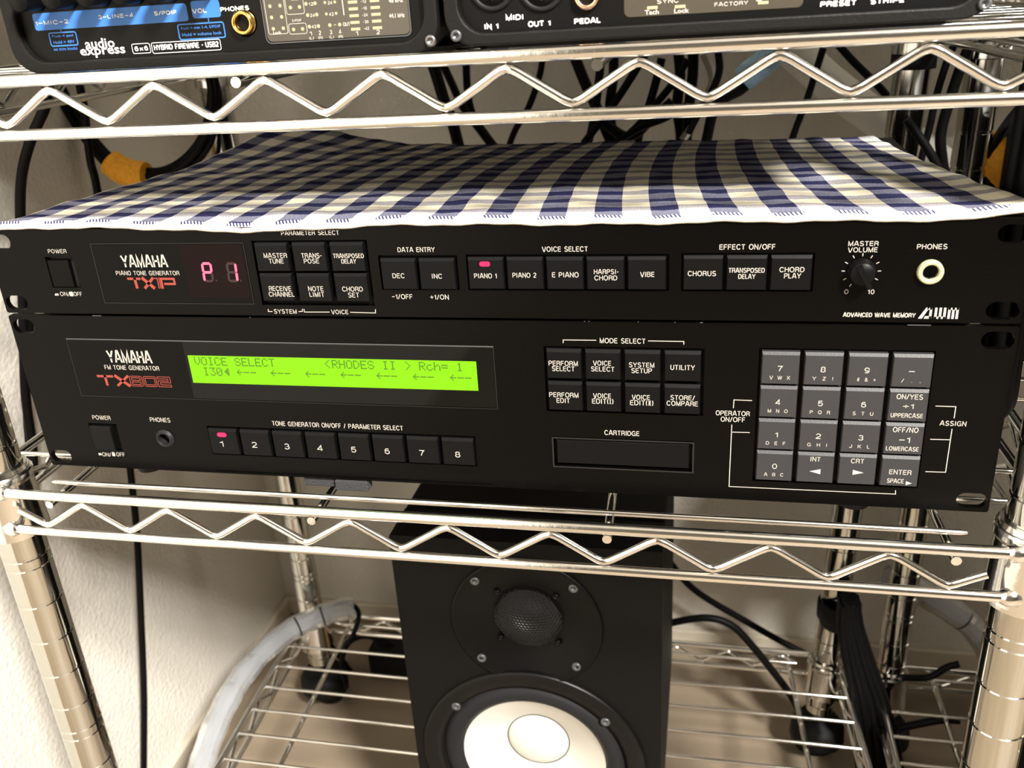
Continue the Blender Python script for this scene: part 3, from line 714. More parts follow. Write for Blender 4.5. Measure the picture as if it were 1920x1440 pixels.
N8 = [(108.7,18.6,1.9,3.48), (127.3,18.8,2.7,3.45), (145.5,18.7,2.7,3.42), (163.7,18.6,2.9,3.39), (181.9,18.6,2.6,3.36), (199.8,18.5,2.6,3.34), (218.0,18.4,2.5,3.31), (236.5,18.4,2.5,3.28)]
for i in range(8):
    x0 = 101.9+18.12*i; led = None
    if i == 0:
        q = (109.8,24.0,5.2,2.35); led = (q[0]-q[2]/2, q[0]+q[2]/2, q[1]-q[3]/2, q[1]+q[3]/2)
    button(tf, x0, x0+16.2, 12.4, 27.1, [(str(i+1), *N8[i])], led=led, tb=1.5)
M8 = [[('PERFORM', 291.0,68.2,13.4,2.51), ('SELECT', 290.9,65.5,10.4,2.53)], [('VOICE', 308.9,68.7,8.0,2.49), ('SELECT', 309.1,65.8,10.5,2.50)],
      [('SYSTEM', 326.7,68.2,11.2,2.47), ('SETUP', 326.7,65.4,9.1,2.48)], [('UTILITY', 344.9,67.4,10.5,2.58)],
      [('PERFORM', 290.7,52.3,13.6,2.59), ('EDIT', 290.3,49.4,6.1,2.61)], [('VOICE', 308.6,52.4,8.1,2.57), ('EDIT(Ⅰ)', 308.8,49.6,9.7,2.72)],
      [('VOICE', 326.4,52.2,8.0,2.55), ('EDIT(Ⅱ)', 326.7,49.4,10.4,2.69)], [('STORE/', 345.1,52.6,10.7,2.52), ('COMPARE', 345.0,49.7,13.8,2.53)]]
for i, ln in enumerate(M8):
    x0 = 283.3+17.85*(i % 4); zt = (75.1, 58.9)[i//4]; button(tf, x0, x0+16.1, zt-14.6, zt, ln, tb=1.5)
cm = MB(); stroke(cm, [(284.2, 13.6), (350.4, 13.6), (350.4, 29.2), (284.2, 29.2)], .7, y=-.5, closed=True)
obj('slot_rim', cm, 'frame_dark', tf)
obj('cartridge_door', MB().prism([(285.7, 15.0), (348.6, 15.0), (348.6, 28.0), (285.7, 28.0)], .3, 3, bev=.5), 'button_black', tf)
K = [['7', 'V W X'], ['8', 'Y Z !'], ['9', '# & +'], ['–', '/ . ,'], ['4', 'M N O'], ['5', 'P Q R'], ['6', 'S T U'], None,
     ['1', 'D E F'], ['2', 'G H I'], ['3', 'J K L'], None, ['0', 'A B C'], None, None, None]
for i, kk in enumerate(K):
    c_, r_ = i % 4, i//4
    x0 = 378.9+17.92*c_; zt = 75.7-16.12*r_; xm = x0+7.9
    if kk:
        dx_ = -.1 if r_ < 2 else .2
        ln = [(kk[0], xm+dx_, zt-7.6, 2.0 if kk[0] not in '1–' else (1.1 if kk[0] == '1' else 2.4), 2.7 if kk[0] != '–' else .4), (kk[1], xm, zt-11.9, 8.4 if kk[1][0] not in '/#' else 7.6, 1.8)]
    elif i == 7: ln = [('ON/YES', 440.9,56.3,10.4,2.50), ('+1', 440.8,51.8,4.3,2.52), ('UPPERCASE', 440.6,47.4,12.9,2.16)]
    elif i == 11: ln = [('OFF/NO', 440.9,40.5,10.2,2.58), ('–1', 441.0,35.6,4.4,2.87), ('LOWERCASE', 440.5,31.2,13.3,2.23)]
    elif i == 13: ln = [('INT', 404.5,24.3,4.3,2.44)]
    elif i == 14: ln = [('CRT', 422.5,24.2,5.4,2.42)]
    else: ln = [('ENTER', 440.9,19.5,9.1,2.55), ('SPACE', 439.3,15.0,6.9,2.31)]
    b_ = button(tf, x0, x0+15.9, zt-15.1, zt, ln, y=-2, mt='key_grey', tb=1.3)
    ar = MB()
    if i == 13: X, Z = (404.7,18.0); X += 0; ar.add([(X-2.4, -2.06, Z), (X+2.4, -2.06, Z-1.3), (X+2.4, -2.06, Z+1.3)], [(0, 1, 2)])
    if i == 14: X, Z = (423.1,18.4); ar.add([(X+2.5, -2.06, Z), (X-2.2, -2.06, Z+1.3), (X-2.2, -2.06, Z-1.3)], [(0, 1, 2)])
    if i == 15: X, Z = (444.9,14.1); ar.add([(X+1.4, -2.06, Z), (X-1.2, -2.06, Z+1.0), (X-1.2, -2.06, Z-1.0)], [(0, 1, 2)])
    if ar.v: obj('arrow_mark', ar, 'print_white', b_)
# slide-out label tray under the number buttons, with two foam pads stuck to it
obj('label_tray', MB().box(101.8, 252.6, -.6, 1.5, .4, 1.5), 'panel_black', tf)
obj('foam_pad', MB().box(150.5, 167.5, 1.0, 7.5, -5.6, .3), 'foam_grey', tf, bevel=.8)
obj('foam_pad', MB().box(168.5, 186.5, -1.2, 6, -6.2, -.2), 'foam_grey', tf, bevel=.8)
# worn bright specks on the edge between the two modules
sk = Parts()
for px_, w_ in ((137, .5), (301, .4), (303, .4), (325, .4), (341, .4), (352, 1.2), (50, 5), (437, 9)):
    sk.box(px_, px_+w_, -.08, .2, 88.0, 88.35)
obj('worn_edge', sk, 'lit_worn_edge', tf)

# ================================================================ checked cloth
def cloth():
    nu, nv = 120, 60; v = []; uvs = []
    for j in range(nv+1):
        t = j/nv
        for i in range(nu+1):
            s = i/nu
            xl = 8.0+55*max(0, t)**2.6; xr = 479.0-29*t**.9
            yb_ = 224+10*(1-s)**2-20*s
            x = xl+(xr-xl)*s; y = -1.0+(yb_+1.0)*t
            z = 133.6
            # curl of the raised rear left corner
            dl = max(0, 1-s/.24); dt = max(0, (t-.62)/.38)
            z += 17*dl**1.5*dt**1.5+2.5*max(0, 1-s/.4)*max(0, (t-.4)/.6)
            z += .35*math.sin(s*61+t*9)+.35*math.sin(t*37+s*14)+.2*math.sin(s*170+t*60)
            # rolled hem at the front edge, lifted at the right corner
            z += 1.3*math.exp(-((t*220-2.6)/2.4)**2)
            if t*220 < 1.8: z -= 1.5*(1-t*220/1.8)
            e = max(0, (s-.93)/.07); z += 5.2*e**2*math.exp(-t*5); x += 4*e*math.exp(-t*5)
            z += .5*math.sin(s*18)*math.exp(-t*8)-1.2*math.exp(-((s-.3)/.1)**2)*math.exp(-t*30)
            v.append((x, y, max(z, 133.3) if t > .02 else z)); uvs.append((5+474*s, 225*t))
    fs = [(j*(nu+1)+i, j*(nu+1)+i+1, (j+1)*(nu+1)+i+1, (j+1)*(nu+1)+i) for j in range(nv) for i in range(nu)]
    mb = MB().add(v, fs, True); o = obj('checked_cloth', mb, 'gingham', at=(240, 100, 133))
    uvl = o.data.uv_layers.new(name='UVMap')
    for p in o.data.polygons:
        for li, vi in zip(p.loop_indices, p.vertices): uvl.data[li].uv = uvs[vi]
    md = o.modifiers.new('thick', 'SOLIDIFY'); md.thickness = .0012; md.offset = 1
    tag(o, 'blue and white checked cotton cloth spread over the upper rack module', 'cloth')
cloth()

# ================================================================ top shelf: two half-width desktop units
def half_body(root, x0, x1, z0, mt='rubber_black'):
    obj('body', MB().prism(rr(x0+3, x1-3, z0+2, z0+43, 8, 5), 2, 175), 'chassis_black', root, autosmooth=True)
    bz = MB(); outer = rr(x0, x1, z0, z0+45, 12, 7); inner = rr(x0+6, x1-5.5, z0+4.6, z0+40, 11, 7)
    plate(bz, outer, [inner], -8, 6); obj('bezel', bz, 'bezel_rubber', root, bevel=.9)
ai = thing('audio_interface', 'black desktop audio interface with blue stripe and gold socket, on the top shelf', 'audio interface', (148, 80, 205))
AX0_, AX1_, AZ = 49.5, 247.0, 204.9
half_body(ai, AX0_, AX1_, AZ)
fp = obj('front_panel', MB().prism(rr(AX0_+5.5, AX1_-5, AZ+4.2, AZ+41, 10, 6), -4.5, 3), 'face_dark', ai)
YF = -4.56
bl = Parts(); bl.add([(x, YF, z) for x, z in rr(62.0, 136.9, 222.6, 229.6, 1.2, 3)], [tuple(range(16))]); bl.add([(x, YF, z) for x, z in rr(139.0, 152.2, 223.4, 230.2, 1.2, 3)], [tuple(range(16))])
for x0, x1, z0, z1 in ((68.0, 81.5, 215.9, 221.3), (131.1, 152.5, 215.4, 221.4)): stroke(bl, rr(x0, x1, z0, z1, .8, 2), .55, y=YF, closed=True)
text(bl, 'Push = pad', 74.7, 219.8, 10.5, 1.3, y=YF); text(bl, 'Hold = 48V', 74.7, 217.4, 10.5, 1.3, y=YF); text(bl, 'on trim knobs', 74.6, 214.6, 12, 1.3, y=YF)
text(bl, 'Push = mix 1-4, S/PDIF', 141.8, 219.8, 18.5, 1.3, y=YF); text(bl, 'Hold = volume lock', 141.8, 217.3, 18.5, 1.3, y=YF)
stroke(bl, [(74.5, 222.6), (74.5, 221.3)], .4, y=YF); stroke(bl, [(146, 223.4), (146, 221.4)], .4, y=YF)
obj('blue_print', bl, 'print_blue', fp)
wl = Parts(); Y2 = YF-.04
def tw(s, q, bold=.03): text(wl, s, *q, y=Y2, bold=bold)
tw('audio', (92.1,216.0,14.6,4.10), .018); tw('express', (92.7,212.1,22.3,3.91), .018)
tw('6x6', (111.8,212.9,6.4,1.93), .05); tw('HYBRID FIREWIRE • USB2', (133.3,212.9,30.4,2.34), .04); tw('PHONES', (158.8,226.2,12.8,1.83), .05)
tw('1–MIC–2', (70.9,225.6,16.4,1.71)); tw('3–LINE–4', (102.8,226.4,16.9,1.68)); tw('S/PDIF', (126.6,226.4,10.5,1.66), .05); tw('VOL', (142.6,226.3,6.4,1.85), .05)
for q in ((111.8,212.9,8.7,3.87), (133.3,212.7,32.6,4.25)):
    stroke(wl, rr(q[0]-q[2]/2, q[0]+q[2]/2, q[1]-q[3]/2, q[1]+q[3]/2, .7, 2), .28, y=Y2, closed=True)
obj('lettering', wl, 'print_pure', fp)
for k in range(6):
    X = 66.4+16.1*k
    kk = MB().lathe([(4.6, 0), (4.6, -12), (4.2, -13), (.1, -13)], (X, -4.5, 235.0), 'y', 20)
    kn = obj('knob', kk, 'button_black', ai)
    obj('marker', MB().box(X-.3, X+.3, -17.7, -17.4, 235.5, 239), 'print_pure', kn)
jk = obj('headphone_jack', MB().lathe([(3.2, 2), (3.2, -2.4), (3.6, -2.9), (4.3, -2.9), (4.9, -2.2), (5.0, 0), (5.6, 0)], (162.2, -4.5, 220.6), 'y', 32), 'brass', ai)
jk['label'] = 'gold ringed phones socket'
obj('socket', MB().lathe([(3.2, -.2), (3.2, 6), (.1, 6)], (162.2, -4.5, 220.6), 'y', 20), 'well_black', jk)
mw = obj('meter_window', MB().prism(rr(171.5, 234.5, 212.2, 243, 2.2, 4), -5.0, -4.4, bev=.3), 'smoke_window', ai)
bd = MB(); stroke(bd, rr(171.2, 234.8, 211.9, 243.3, 2.3, 4), .45, y=-5.05, closed=True); obj('window_edge', bd, 'screw_dark', mw)
ml = Parts(); mt_ = Parts()
def dot(x, z, r_=.75): mt_.add([(a, -5.04, b) for a, b in circ(x, z, r_, 10)], [tuple(range(10))])
def tm(s, x, z, w_, h_): text(ml, s, x, z, w_, h_, y=-5.06, bold=.02)
for z in (237, 232.5, 226.2, 221.9, 217.5):
    for x in (175.0, 179.5): dot(x, z)
    for x in (191.0, 195.0): dot(x+(226-z)*.02, z)
for z in (237, 232.5, 226.2, 221.9):
    for x in (199.3, 203.6): dot(x, z, .6)
dot(200.2, 217.6); dot(204.5, 217.6); text(ml, '=', 202.4, 217.6, 1.0, .7, y=-5.06)
for x in (184.0, 188.0): dot(x, 225.2); dot(x, 216.8)
for z, s in ((226.0, '12'), (221.7, '24'), (217.4, '42')): tm(s, 193.2, z, 1.9, 1.3)
for z, s in ((226.0, '24'), (221.7, '42')): tm(s, 201.5, z, 1.9, 1.3)
for x, s, t_ in ((191.4, '1', '(L)'), (195.4, '2', '(R)'), (200.3, '3', '(L)'), (204.3, '4', '(R)')):
    tm(s, x, 214.9, .9, 1.7); tm(t_, x, 213.0, 1.9, 1.2)
tm('OUT', 207.5, 217.6, 2.9, 1.5); tm('1', 211.6, 213.9, .9, 1.8); tm('2', 220.7, 213.9, 1.3, 1.8); stroke(ml, [(206.9, 232), (206.9, 221)], .4, y=-5.06)
for k in range(9):
    z = 215.5+2.55*k
    for x in (211.2, 220.6): mt_.add([(x-2.0, -5.04, z-.55), (x+2.0, -5.04, z-.55), (x+2.0, -5.04, z+.55), (x-2.0, -5.04, z+.55)], [(0, 1, 2, 3)])
    if k < 6: tm(('-42', '-30', '-24', '-18', '-12', '-6')[k], 215.9, z, 2.2, 1.2)
tm('48 kHz', 229.6, 225.3, 6, 1.6); tm('44.1 kHz', 229.4, 219.7, 6.6, 1.6); tm('MIDI', 186.5, 228.2, 3.2, 1.0); tm('S/PDIF', 186, 220.2, 4.2, 1.0)
for x0, x1 in ((172.7, 181.4), (182.0, 189.9)): stroke(ml, rr(x0, x1, 215.4 if x0 < 175 else 215.0, 219.0 if x0 > 175 else 240, .8, 2), .2, y=-5.06, closed=True)
stroke(ml, rr(182.0, 189.9, 222.6, 230, .8, 2), .2, y=-5.06, closed=True)
tm('Lock', 176.5, 216.0, 3.6, 1.1)
obj('lettering', ml, 'print_dim', mw); obj('meter_light', mt_, 'meter_off', mw)
def socket_screw(root, X, Z, mt, y=-8, r_=2.3):
    s = obj('screw', MB().lathe([(r_, .5), (r_, -.9), (r_-.5, -1.3), (r_*.5, -1.3), (r_*.4, -.2), (.1, -.2)], (X, y, Z), 'y', 18), mt, root)
socket_screw(ai, 243.6, 209.6, 'screw_metal')
obj('rubber_foot', MB().box(60, 245, 12, 160, 204.6, 206.5), 'rubber_black', ai)

mi = thing('midi_interface', 'black desktop MIDI interface with round multi-pin sockets, on the top shelf at right', 'MIDI interface', (352, 80, 205))
BX0, BX1, BZ = 249.8, 452.5, 204.9
half_body(mi, BX0, BX1, BZ+1.6)
fp = obj('front_panel', MB().prism(rr(BX0+5.5, BX1-5, BZ+6, BZ+43, 10, 6), -4.5, 3), 'face_dark', mi)
wl = Parts()
tw('IN 1', (268.0,213.5,5.6,2.16), .06); tw('MIDI', (277.7,216.3,6.9,2.14), .06); tw('OUT 1', (287.4,213.5,8.7,2.14), .06); tw('PEDAL', (306.4,213.5,10.0,2.11), .06)
tw('PRESET', (398.9,214.4,12.3,1.99), .06); tw('STRIPE', (415.8,214.4,11.3,1.97), .06)
obj('lettering', wl, 'print_pure', fp)
for k, (px_, s_) in enumerate(((269.3, 228.2), (288.9, 227.0))):
    d = obj('din_socket', MB().lathe([(9.4, 0), (9.4, -.8), (8.8, -1.2), (7.6, -1.2), (7.4, .2), (.1, .2)], (px_, -4.5, s_), 'y', 32), 'rubber_black', mi)
    core = MB().lathe([(6.6, .2), (6.6, -.9), (.1, -.9)], (px_, -4.5, s_), 'y', 28); obj('insert', core, 'bezel_rubber', d)
    ph = Parts()
    for a in (-160, -115, -90-0.1, -65, -20):
        c_, n_ = math.cos(math.radians(a)), math.sin(math.radians(a))
        ph.add([(px_+c_*r_+-n_*q, -5.44, s_+n_*r_+c_*q) for r_, q in ((3.0, 0), (4.2, -.9), (5.4, 0), (4.2, .9))], [(0, 1, 2, 3)])
    obj('pin_hole', ph, 'well_black', d)
pj = obj('pedal_jack', MB().lathe([(3.2, 2), (3.2, -2.4), (3.6, -2.9), (4.4, -2.9), (5.0, -2.2), (5.1, 0)], (306.6, -4.5, 222.4), 'y', 32), 'copper', mi)
obj('socket', MB().lathe([(3.2, -.2), (3.2, 6), (.1, 6)], (306.6, -4.5, 222.4), 'y', 20), 'well_black', pj)
sw = obj('status_window', MB().prism(rr(320.5, 386.5, 213.6, 244, 2.2, 4), -4.9, -4.4, bev=.3), 'smoke_window', mi)
ml = Parts(); mt_ = Parts()
text(ml, 'SYNC', *(337.2,218.8,8.0,1.68), y=-5.0, bold=.04); text(ml, 'Tach', *(331.2,215.2,5.4,1.70), y=-5.0, bold=.03); text(ml, 'Lock', *(342.4,215.1,5.6,1.68), y=-5.0, bold=.03)
text(ml, 'FACTORY', *(360.6,216.5,12.1,1.48), y=-5.0, bold=.04); stroke(ml, [(369.6, 217.0), (371.6, 217.0)], .4, y=-5.0)
for q in ((331.4,216.8,4.0,1.13), (341.8,216.6,4.0,1.12), (372.2,216.2,3.8,1.10)):
    mt_.add([(q[0]-q[2]/2, -4.96, q[1]-q[3]/2), (q[0]+q[2]/2, -4.96, q[1]-q[3]/2), (q[0]+q[2]/2, -4.96, q[1]+q[3]/2), (q[0]-q[2]/2, -4.96, q[1]+q[3]/2)], [(0, 1, 2, 3)])
obj('lettering', ml, 'print_white', sw); obj('indicator_light', mt_, 'meter_off', sw)
socket_screw(mi, 254.3, 210.9, 'screw_dark'); socket_screw(mi, 447.8, 211.6, 'screw_dark')
obj('rubber_foot', MB().box(262, 440, 12, 160, 204.6, 208), 'rubber_black', mi)

# ================================================================ studio speaker
sp = thing('studio_speaker', 'black studio monitor speaker with white woofer cone, standing on the lowest shelf', 'speaker', (240, 220, -373.6))
SX0, SX1, SY, SZ0, SZ1 = 146.5, 331.5, 112.0, -373.6, -107.8
cb = MB()
WX, WZ = 239.0, -173.0
CX, CZ = 237.5, -299.5
obj('cabinet', MB().box(SX0, SX1, SY+36, SY+215, SZ0, SZ1), 'speaker_vinyl', sp, bevel=2.5, seg=3)
bf = obj('baffle', plate(MB(), rr(SX0, SX1, SZ0, SZ1, 1.5, 3), [circ(WX, WZ, 50, 48), circ(CX, CZ, 70, 56)], SY, SY+36), 'speaker_vinyl', sp)
bf['label'] = 'front board with recessed drivers'
wg = obj('waveguide', MB().lathe([(53.3, .2), (53.3, -1.4), (52.0, -2.0), (50.5, -1.9), (44, .6), (36, 3.8), (29, 6.5), (25, 8.0), (.1, 8.0)], (WX, SY, WZ), 'y', 64), 'speaker_horn', sp)
for dx_ in (-34, 34):
    for dz_ in (-33, 33): socket_screw(wg, WX+dx_, WZ+dz_, 'screw_dark', y=SY-.6+.0, r_=3.3)
for dx_ in (-20.5, 20.5):
    for dz_ in (-19.5, 19.5): socket_screw(wg, WX+dx_, WZ+dz_+1, 'speaker_horn', y=SY+5.4, r_=2.2)
def grille(cx, cy, cz, R_, Hd, pitch):
    bm = bmesh.new(); pts = {}
    a = pitch/math.sqrt(3)
    n_ = int(R_/pitch)+2; seen = {}
    def vert(x, z):
        k = (round(x, 2), round(z, 2))
        if k not in seen:
            r_ = min(math.hypot(x, z), R_); y = -Hd*(1-(r_/R_)**2)
            seen[k] = bm.verts.new((x, y, z))
        return seen[k]
    for i in range(-n_, n_+1):
        for j_ in range(-n_, n_+1):
            hx = pitch*(i+.5*j_); hz = pitch*math.sqrt(3)/2*j_
            if math.hypot(hx, hz) > R_-.2: continue
            ring = [vert(hx+a*math.sin(math.radians(60*k)), hz+a*math.cos(math.radians(60*k))) for k in range(6)]
            try: bm.faces.new(ring)
            except ValueError: pass
    bmesh.ops.recalc_face_normals(bm, faces=bm.faces[:])
    bmesh.ops.wireframe(bm, faces=bm.faces[:], thickness=.55, use_replace=True, use_even_offset=False, use_boundary=True)
    bm.verts.index_update()
    mb = MB().add([(v.co.x+cx, v.co.y+cy, v.co.z+cz) for v in bm.verts], [tuple(v.index for v in f_.verts) for f_ in bm.faces]); bm.free(); return mb
g_ = obj('tweeter_grille', grille(WX, SY+6.2, WZ, 24.0, 8.5, 2.5), 'mesh_metal', sp); g_['label'] = 'domed perforated metal tweeter guard'
obj('tweeter_dome', MB().lathe([(22, 0), (16, -1), (13, -2), (11, -4), (6, -5.6), (.1, -6)], (WX, SY+8.0, WZ), 'y', 32), 'well_black', wg)
wf = obj('woofer_frame', MB().lathe([(84.5, .2), (84.5, -1.6), (82.5, -2.8), (74, -2.2), (70.5, -1.2), (69.5, 2.5), (67, 3)], (CX, SY, CZ), 'y', 72), 'speaker_frame', sp)
for dx_ in (-55, 55):
    for dz_ in (-47.5, 47.5): socket_screw(wf, CX+dx_, CZ+dz_, 'screw_dark', y=SY-2.0, r_=3.4)
obj('surround', MB().lathe([(69.5, 3), (66, 0), (62, -1.8), (58, -1.0), (55, 2), (53.5, 3.5)], (CX, SY, CZ), 'y', 64), 'surround', wf)
cn = obj('woofer_cone', MB().lathe([(54, 3), (40, 11), (30, 17.5), (23.8, 22)], (CX, SY, CZ), 'y', 64), 'cone_white', sp)
obj('dust_cap', MB().lathe([(23.8, 22), (23.4, 21.4), (21, 19), (15, 16.2), (8, 14.8), (.1, 14.4)], (CX, SY, CZ), 'y', 48), 'cone_white', cn)
obj('cap_edge', MB().tube([(CX+24*math.cos(2*math.pi*k/40), SY+21.6, CZ+24*math.sin(2*math.pi*k/40)) for k in range(40)], .35, 6, closed=True), 'mesh_metal', cn)

# ================================================================ cables and the rest
def cable(label, pts, rad=3.0, material='cable_black', name='cable', cat='cable', group=None, parent=None, k=6):
    p = smooth_path(pts, k); o = obj(name, MB().tube(p, rad, 10), material, parent, at=None if parent else tuple(p[-1]))
    if not parent: tag(o, label, cat, group)
    return o
def strap_band(pts, rad, material, parent, name='strap'):
    return obj(name, MB().tube(smooth_path(pts, 4), rad, 16), material, parent)

cable('black cable hanging down the left wall at far left, passing outside the rack', [(-58,150,193),(-66,150,177),(-82,150,158),(-97,150,134),(-108,150,103),(-121,142,34),(-136,140,-24),(-145,140,-73),(-153,130,-120),(-171,118,-163),(-189,105,-216),(-220,100,-281)], 3.4)
cable('thin black cable running alongside the far left cable near the middle shelf', [(-134,170,41),(-149,162,-17),(-158,158,-51),(-165,155,-92),(-173,150,-133),(-184,140,-179)], 2.6)
cable('long black cable dropping straight down in front of the left wall under the middle shelf', [(-111,250,183),(-112,250,164),(-106,235,130),(-105,232,98),(-123,230,-44),(-134,226,-139),(-137,218,-195),(-140,200,-269),(-148,186,-350),(-159,172,-430),(-175,165,-510)], 3.0)
coil = thing('cable_coil', 'looped bundle of black cables with an orange strap hanging at upper left', 'cables', (-60, 300, 60))
offs = [(0, 0), (6, 5), (-6, 4), (3, -7), (-4, -6)]
loop = [(-171,300,185),(-163,300,161),(-152,300,137),(-137,300,117),(-120,300,108),(-92,300,107),(-69,300,114),(-48,300,130),(-36,300,149),(-29,300,171),(-31,300,191)]
for q, (ox, oz) in enumerate(offs):
    cable('', [(x+ox*(.8 if i < 5 else .5), y+q*2-4, z+oz*(.9 if i < 5 else .6)) for i, (x, y, z) in enumerate(loop)], 2.9, parent=coil, name='strand')
strap_band([(-134,296,119),(-125,296,112),(-113,296,108),(-102,296,107)], [10.5, 11.2, 11.2, 11.4, 11.6, 11.5, 11.4, 11.4, 11.5, 11.5, 11.3, 11.2, 10.6], 'strap_orange', coil)
CC = [
 ('thick black cable curving down behind the top shelf, left of centre', [(124,380,190),(129,380,173),(135,380,148),(141,380,128),(145,380,106)], 5.2),
 ('black cable crossing behind the thick curved one, left of centre', [(127,400,185),(138,400,158),(145,400,141),(161,400,118),(174,400,99)], 3.6),
 ('black cable falling straight then bending right behind the checked cloth centre', [(149,410,183),(148,410,153),(151,410,133),(161,410,116),(174,410,98)], 3.4),
 ('thin black cable sweeping down left to the cloth, right of the bent one', [(218,400,185),(214,400,164),(203,400,138),(190,400,119),(181,400,99)], 2.8),
 ('black cable slanting down right into the tangle behind the cloth', [(247,370,181),(255,370,160),(263,370,142),(273,370,118),(282,370,97)], 4.5),
 ('black cable leaning left at the front of the tangle', [(271,360,184),(268,360,161),(265,360,141),(261,360,122),(255,360,104)], 3.4),
 ('black cable dropping upright through the tangle', [(278,380,179),(277,380,159),(274,380,138),(276,380,117),(279,380,95)], 4.0),
 ('black cable running left to right up through the tangle', [(256,350,114),(280,350,143),(295,350,164),(303,350,176),(311,350,187)], 3.2),
 ('black cable bending in a shallow vee above the cloth', [(265,355,135),(277,355,125),(288,355,118),(298,355,120),(309,355,130),(325,355,143)], 4.0),
 ('black cable leaning right beside the bright wall patch', [(316,370,174),(312,370,158),(306,370,138),(299,370,118),(295,370,97)], 3.3),
 ('black cable sloping down left across the tangle right part', [(336,360,173),(327,360,158),(314,360,143),(298,360,125),(279,360,109)], 3.0),
 ('black cable standing nearly upright right of the bright patch', [(328,380,180),(330,380,160),(328,380,136),(331,380,115),(331,380,94)], 4.2),
 ('black cable next to the upright one, curving left at its foot', [(340,370,180),(340,370,161),(338,370,141),(337,370,121),(334,370,96)], 4.2),
 ('grey cable curling left in the tangle right part', [(348,365,176),(355,365,157),(348,365,139),(342,365,125),(333,365,112)], 3.0, 'cable_grey'),
 ('black cable hooking left behind the rightmost tangle loop', [(358,350,181),(360,350,165),(355,350,150),(345,350,133),(338,350,119)], 2.8),
 ('black cable crossing low through the tangle', [(286,345,117),(301,345,125),(321,345,132),(337,345,142)], 2.5),
 ('thin black cable slanting down left, right of the blue strap', [(439,400,174),(435,400,158),(429,400,134),(423,400,116),(417,400,95)], 2.8),
 ('black cable slanting down right from the top shelf to the rear right post', [(449,420,178),(465,420,161),(487,420,140),(505,420,119),(526,420,93),(546,420,64),(554,420,47)], 3.2),
 ('thin black cable hanging between the two rear posts, left one', [(519,330,181),(514,330,164),(510,330,142),(508,330,121),(505,330,98),(505,330,83)], 2.6),
 ('black cable hanging between the two rear posts, right one', [(528,325,179),(523,325,164),(518,325,139),(515,325,117),(518,325,99),(523,325,81)], 3.8),
 ('black cable crossing diagonally to the foot of the pair between the rear posts', [(489,315,129),(504,315,110),(515,315,93),(522,315,79)], 3.2),
 ('thick black cable descending diagonally behind the speaker to the rear right post', [(282,430,-291),(318,430,-325),(350,430,-366),(406,430,-403),(457,430,-433),(486,430,-447)], 3.6),
 ('black cable arching right beside the speaker and dropping to the floor', [(301,330,-351),(323,330,-337),(361,330,-325),(386,330,-331),(406,330,-353),(427,330,-382),(443,330,-406),(454,330,-428)], 3.6),
 ('black cable looping over the end of the clear tube at lower left', [(-15,330,-344),(1,330,-342),(10,330,-354),(-0,330,-382),(-13,330,-401),(-20,330,-427),(-18,330,-456)], 2.6),
 ('black cable arching toward the speaker above the lowest shelf', [(-58,400,-492),(-46,400,-459),(-24,400,-443),(-1,400,-446),(20,400,-461)], 3.4),
 ('thick black cable lying along the floor behind the lowest shelf, left', [(-64,430,-506),(-37,430,-511),(-2,430,-509),(38,430,-508)], 3.6),
 ('black cable along the base behind the second rack', [(523,300,-412),(543,300,-405),(569,300,-394),(586,300,-392)], 3.6),
 ('black cable end behind the second rack above its lower wires', [(541,330,-375),(564,330,-372),(578,330,-359),(588,330,-354)], 3.2),
]
for c_ in CC: cable(c_[0], c_[1], c_[2], c_[3] if len(c_) > 3 else 'cable_black')
bs = thing('strapped_cable', 'black plug lead with a light blue strap hanging behind the top shelf', 'cable', (330, 380, 100))
cable('', [(401,385,175),(391,385,161),(379,385,152),(367,385,144),(357,385,132),(352,385,110),(349,385,93)], 4.4, parent=bs, name='lead')
obj('plug', MB().tube(smooth_path([(383,383,155),(374,383,148),(366,383,143),(359,383,135)], 4), [7, 7, 7, 7, 7, 6.6, 6.3, 6.0, 5.6, 5.4, 5.2, 4.8, 4.6], 14), 'rubber_black', bs)
strap_band([(402,380,173),(393,380,166),(384,380,159),(378,380,154)], [9, 9.5, 10, 10, 10, 10, 10, 10.2, 10.4, 10.4, 10.2, 10, 9.6], 'strap_blue', bs)
rc = thing('cable_coil', 'coiled black cables with an orange strap at the right edge, behind the second rack', 'cables', (600, 360, 60))
for q in range(5):
    cable('', [(x+q*4-6, y+q*3, z+(q % 2)*5-q*2) for x, y, z in [(591,340,156),(577,340,135),(566,340,117),(559,340,99),(560,340,83),(566,340,70)]], 3.4, parent=rc, name='strand')
strap_band([(568,350,108),(563,350,99),(561,350,89),(561,350,80),(564,350,73)], [11, 13, 14, 15, 16, 16.5, 17, 17, 17, 16.5, 16, 15, 14, 13, 12, 10.5, 8], 'strap_orange', rc)
rb = thing('cable_coil', 'dark cable bundle hanging just inside the right edge of the photo beside the orange strap', 'cables', (640, 330, 40))
for q in range(4):
    cable('', [(x+q*5, y+q*4, z) for x, y, z in [(566,300,125),(563,300,105),(562,300,87),(565,300,65)]], 4.0, parent=rb, name='strand')

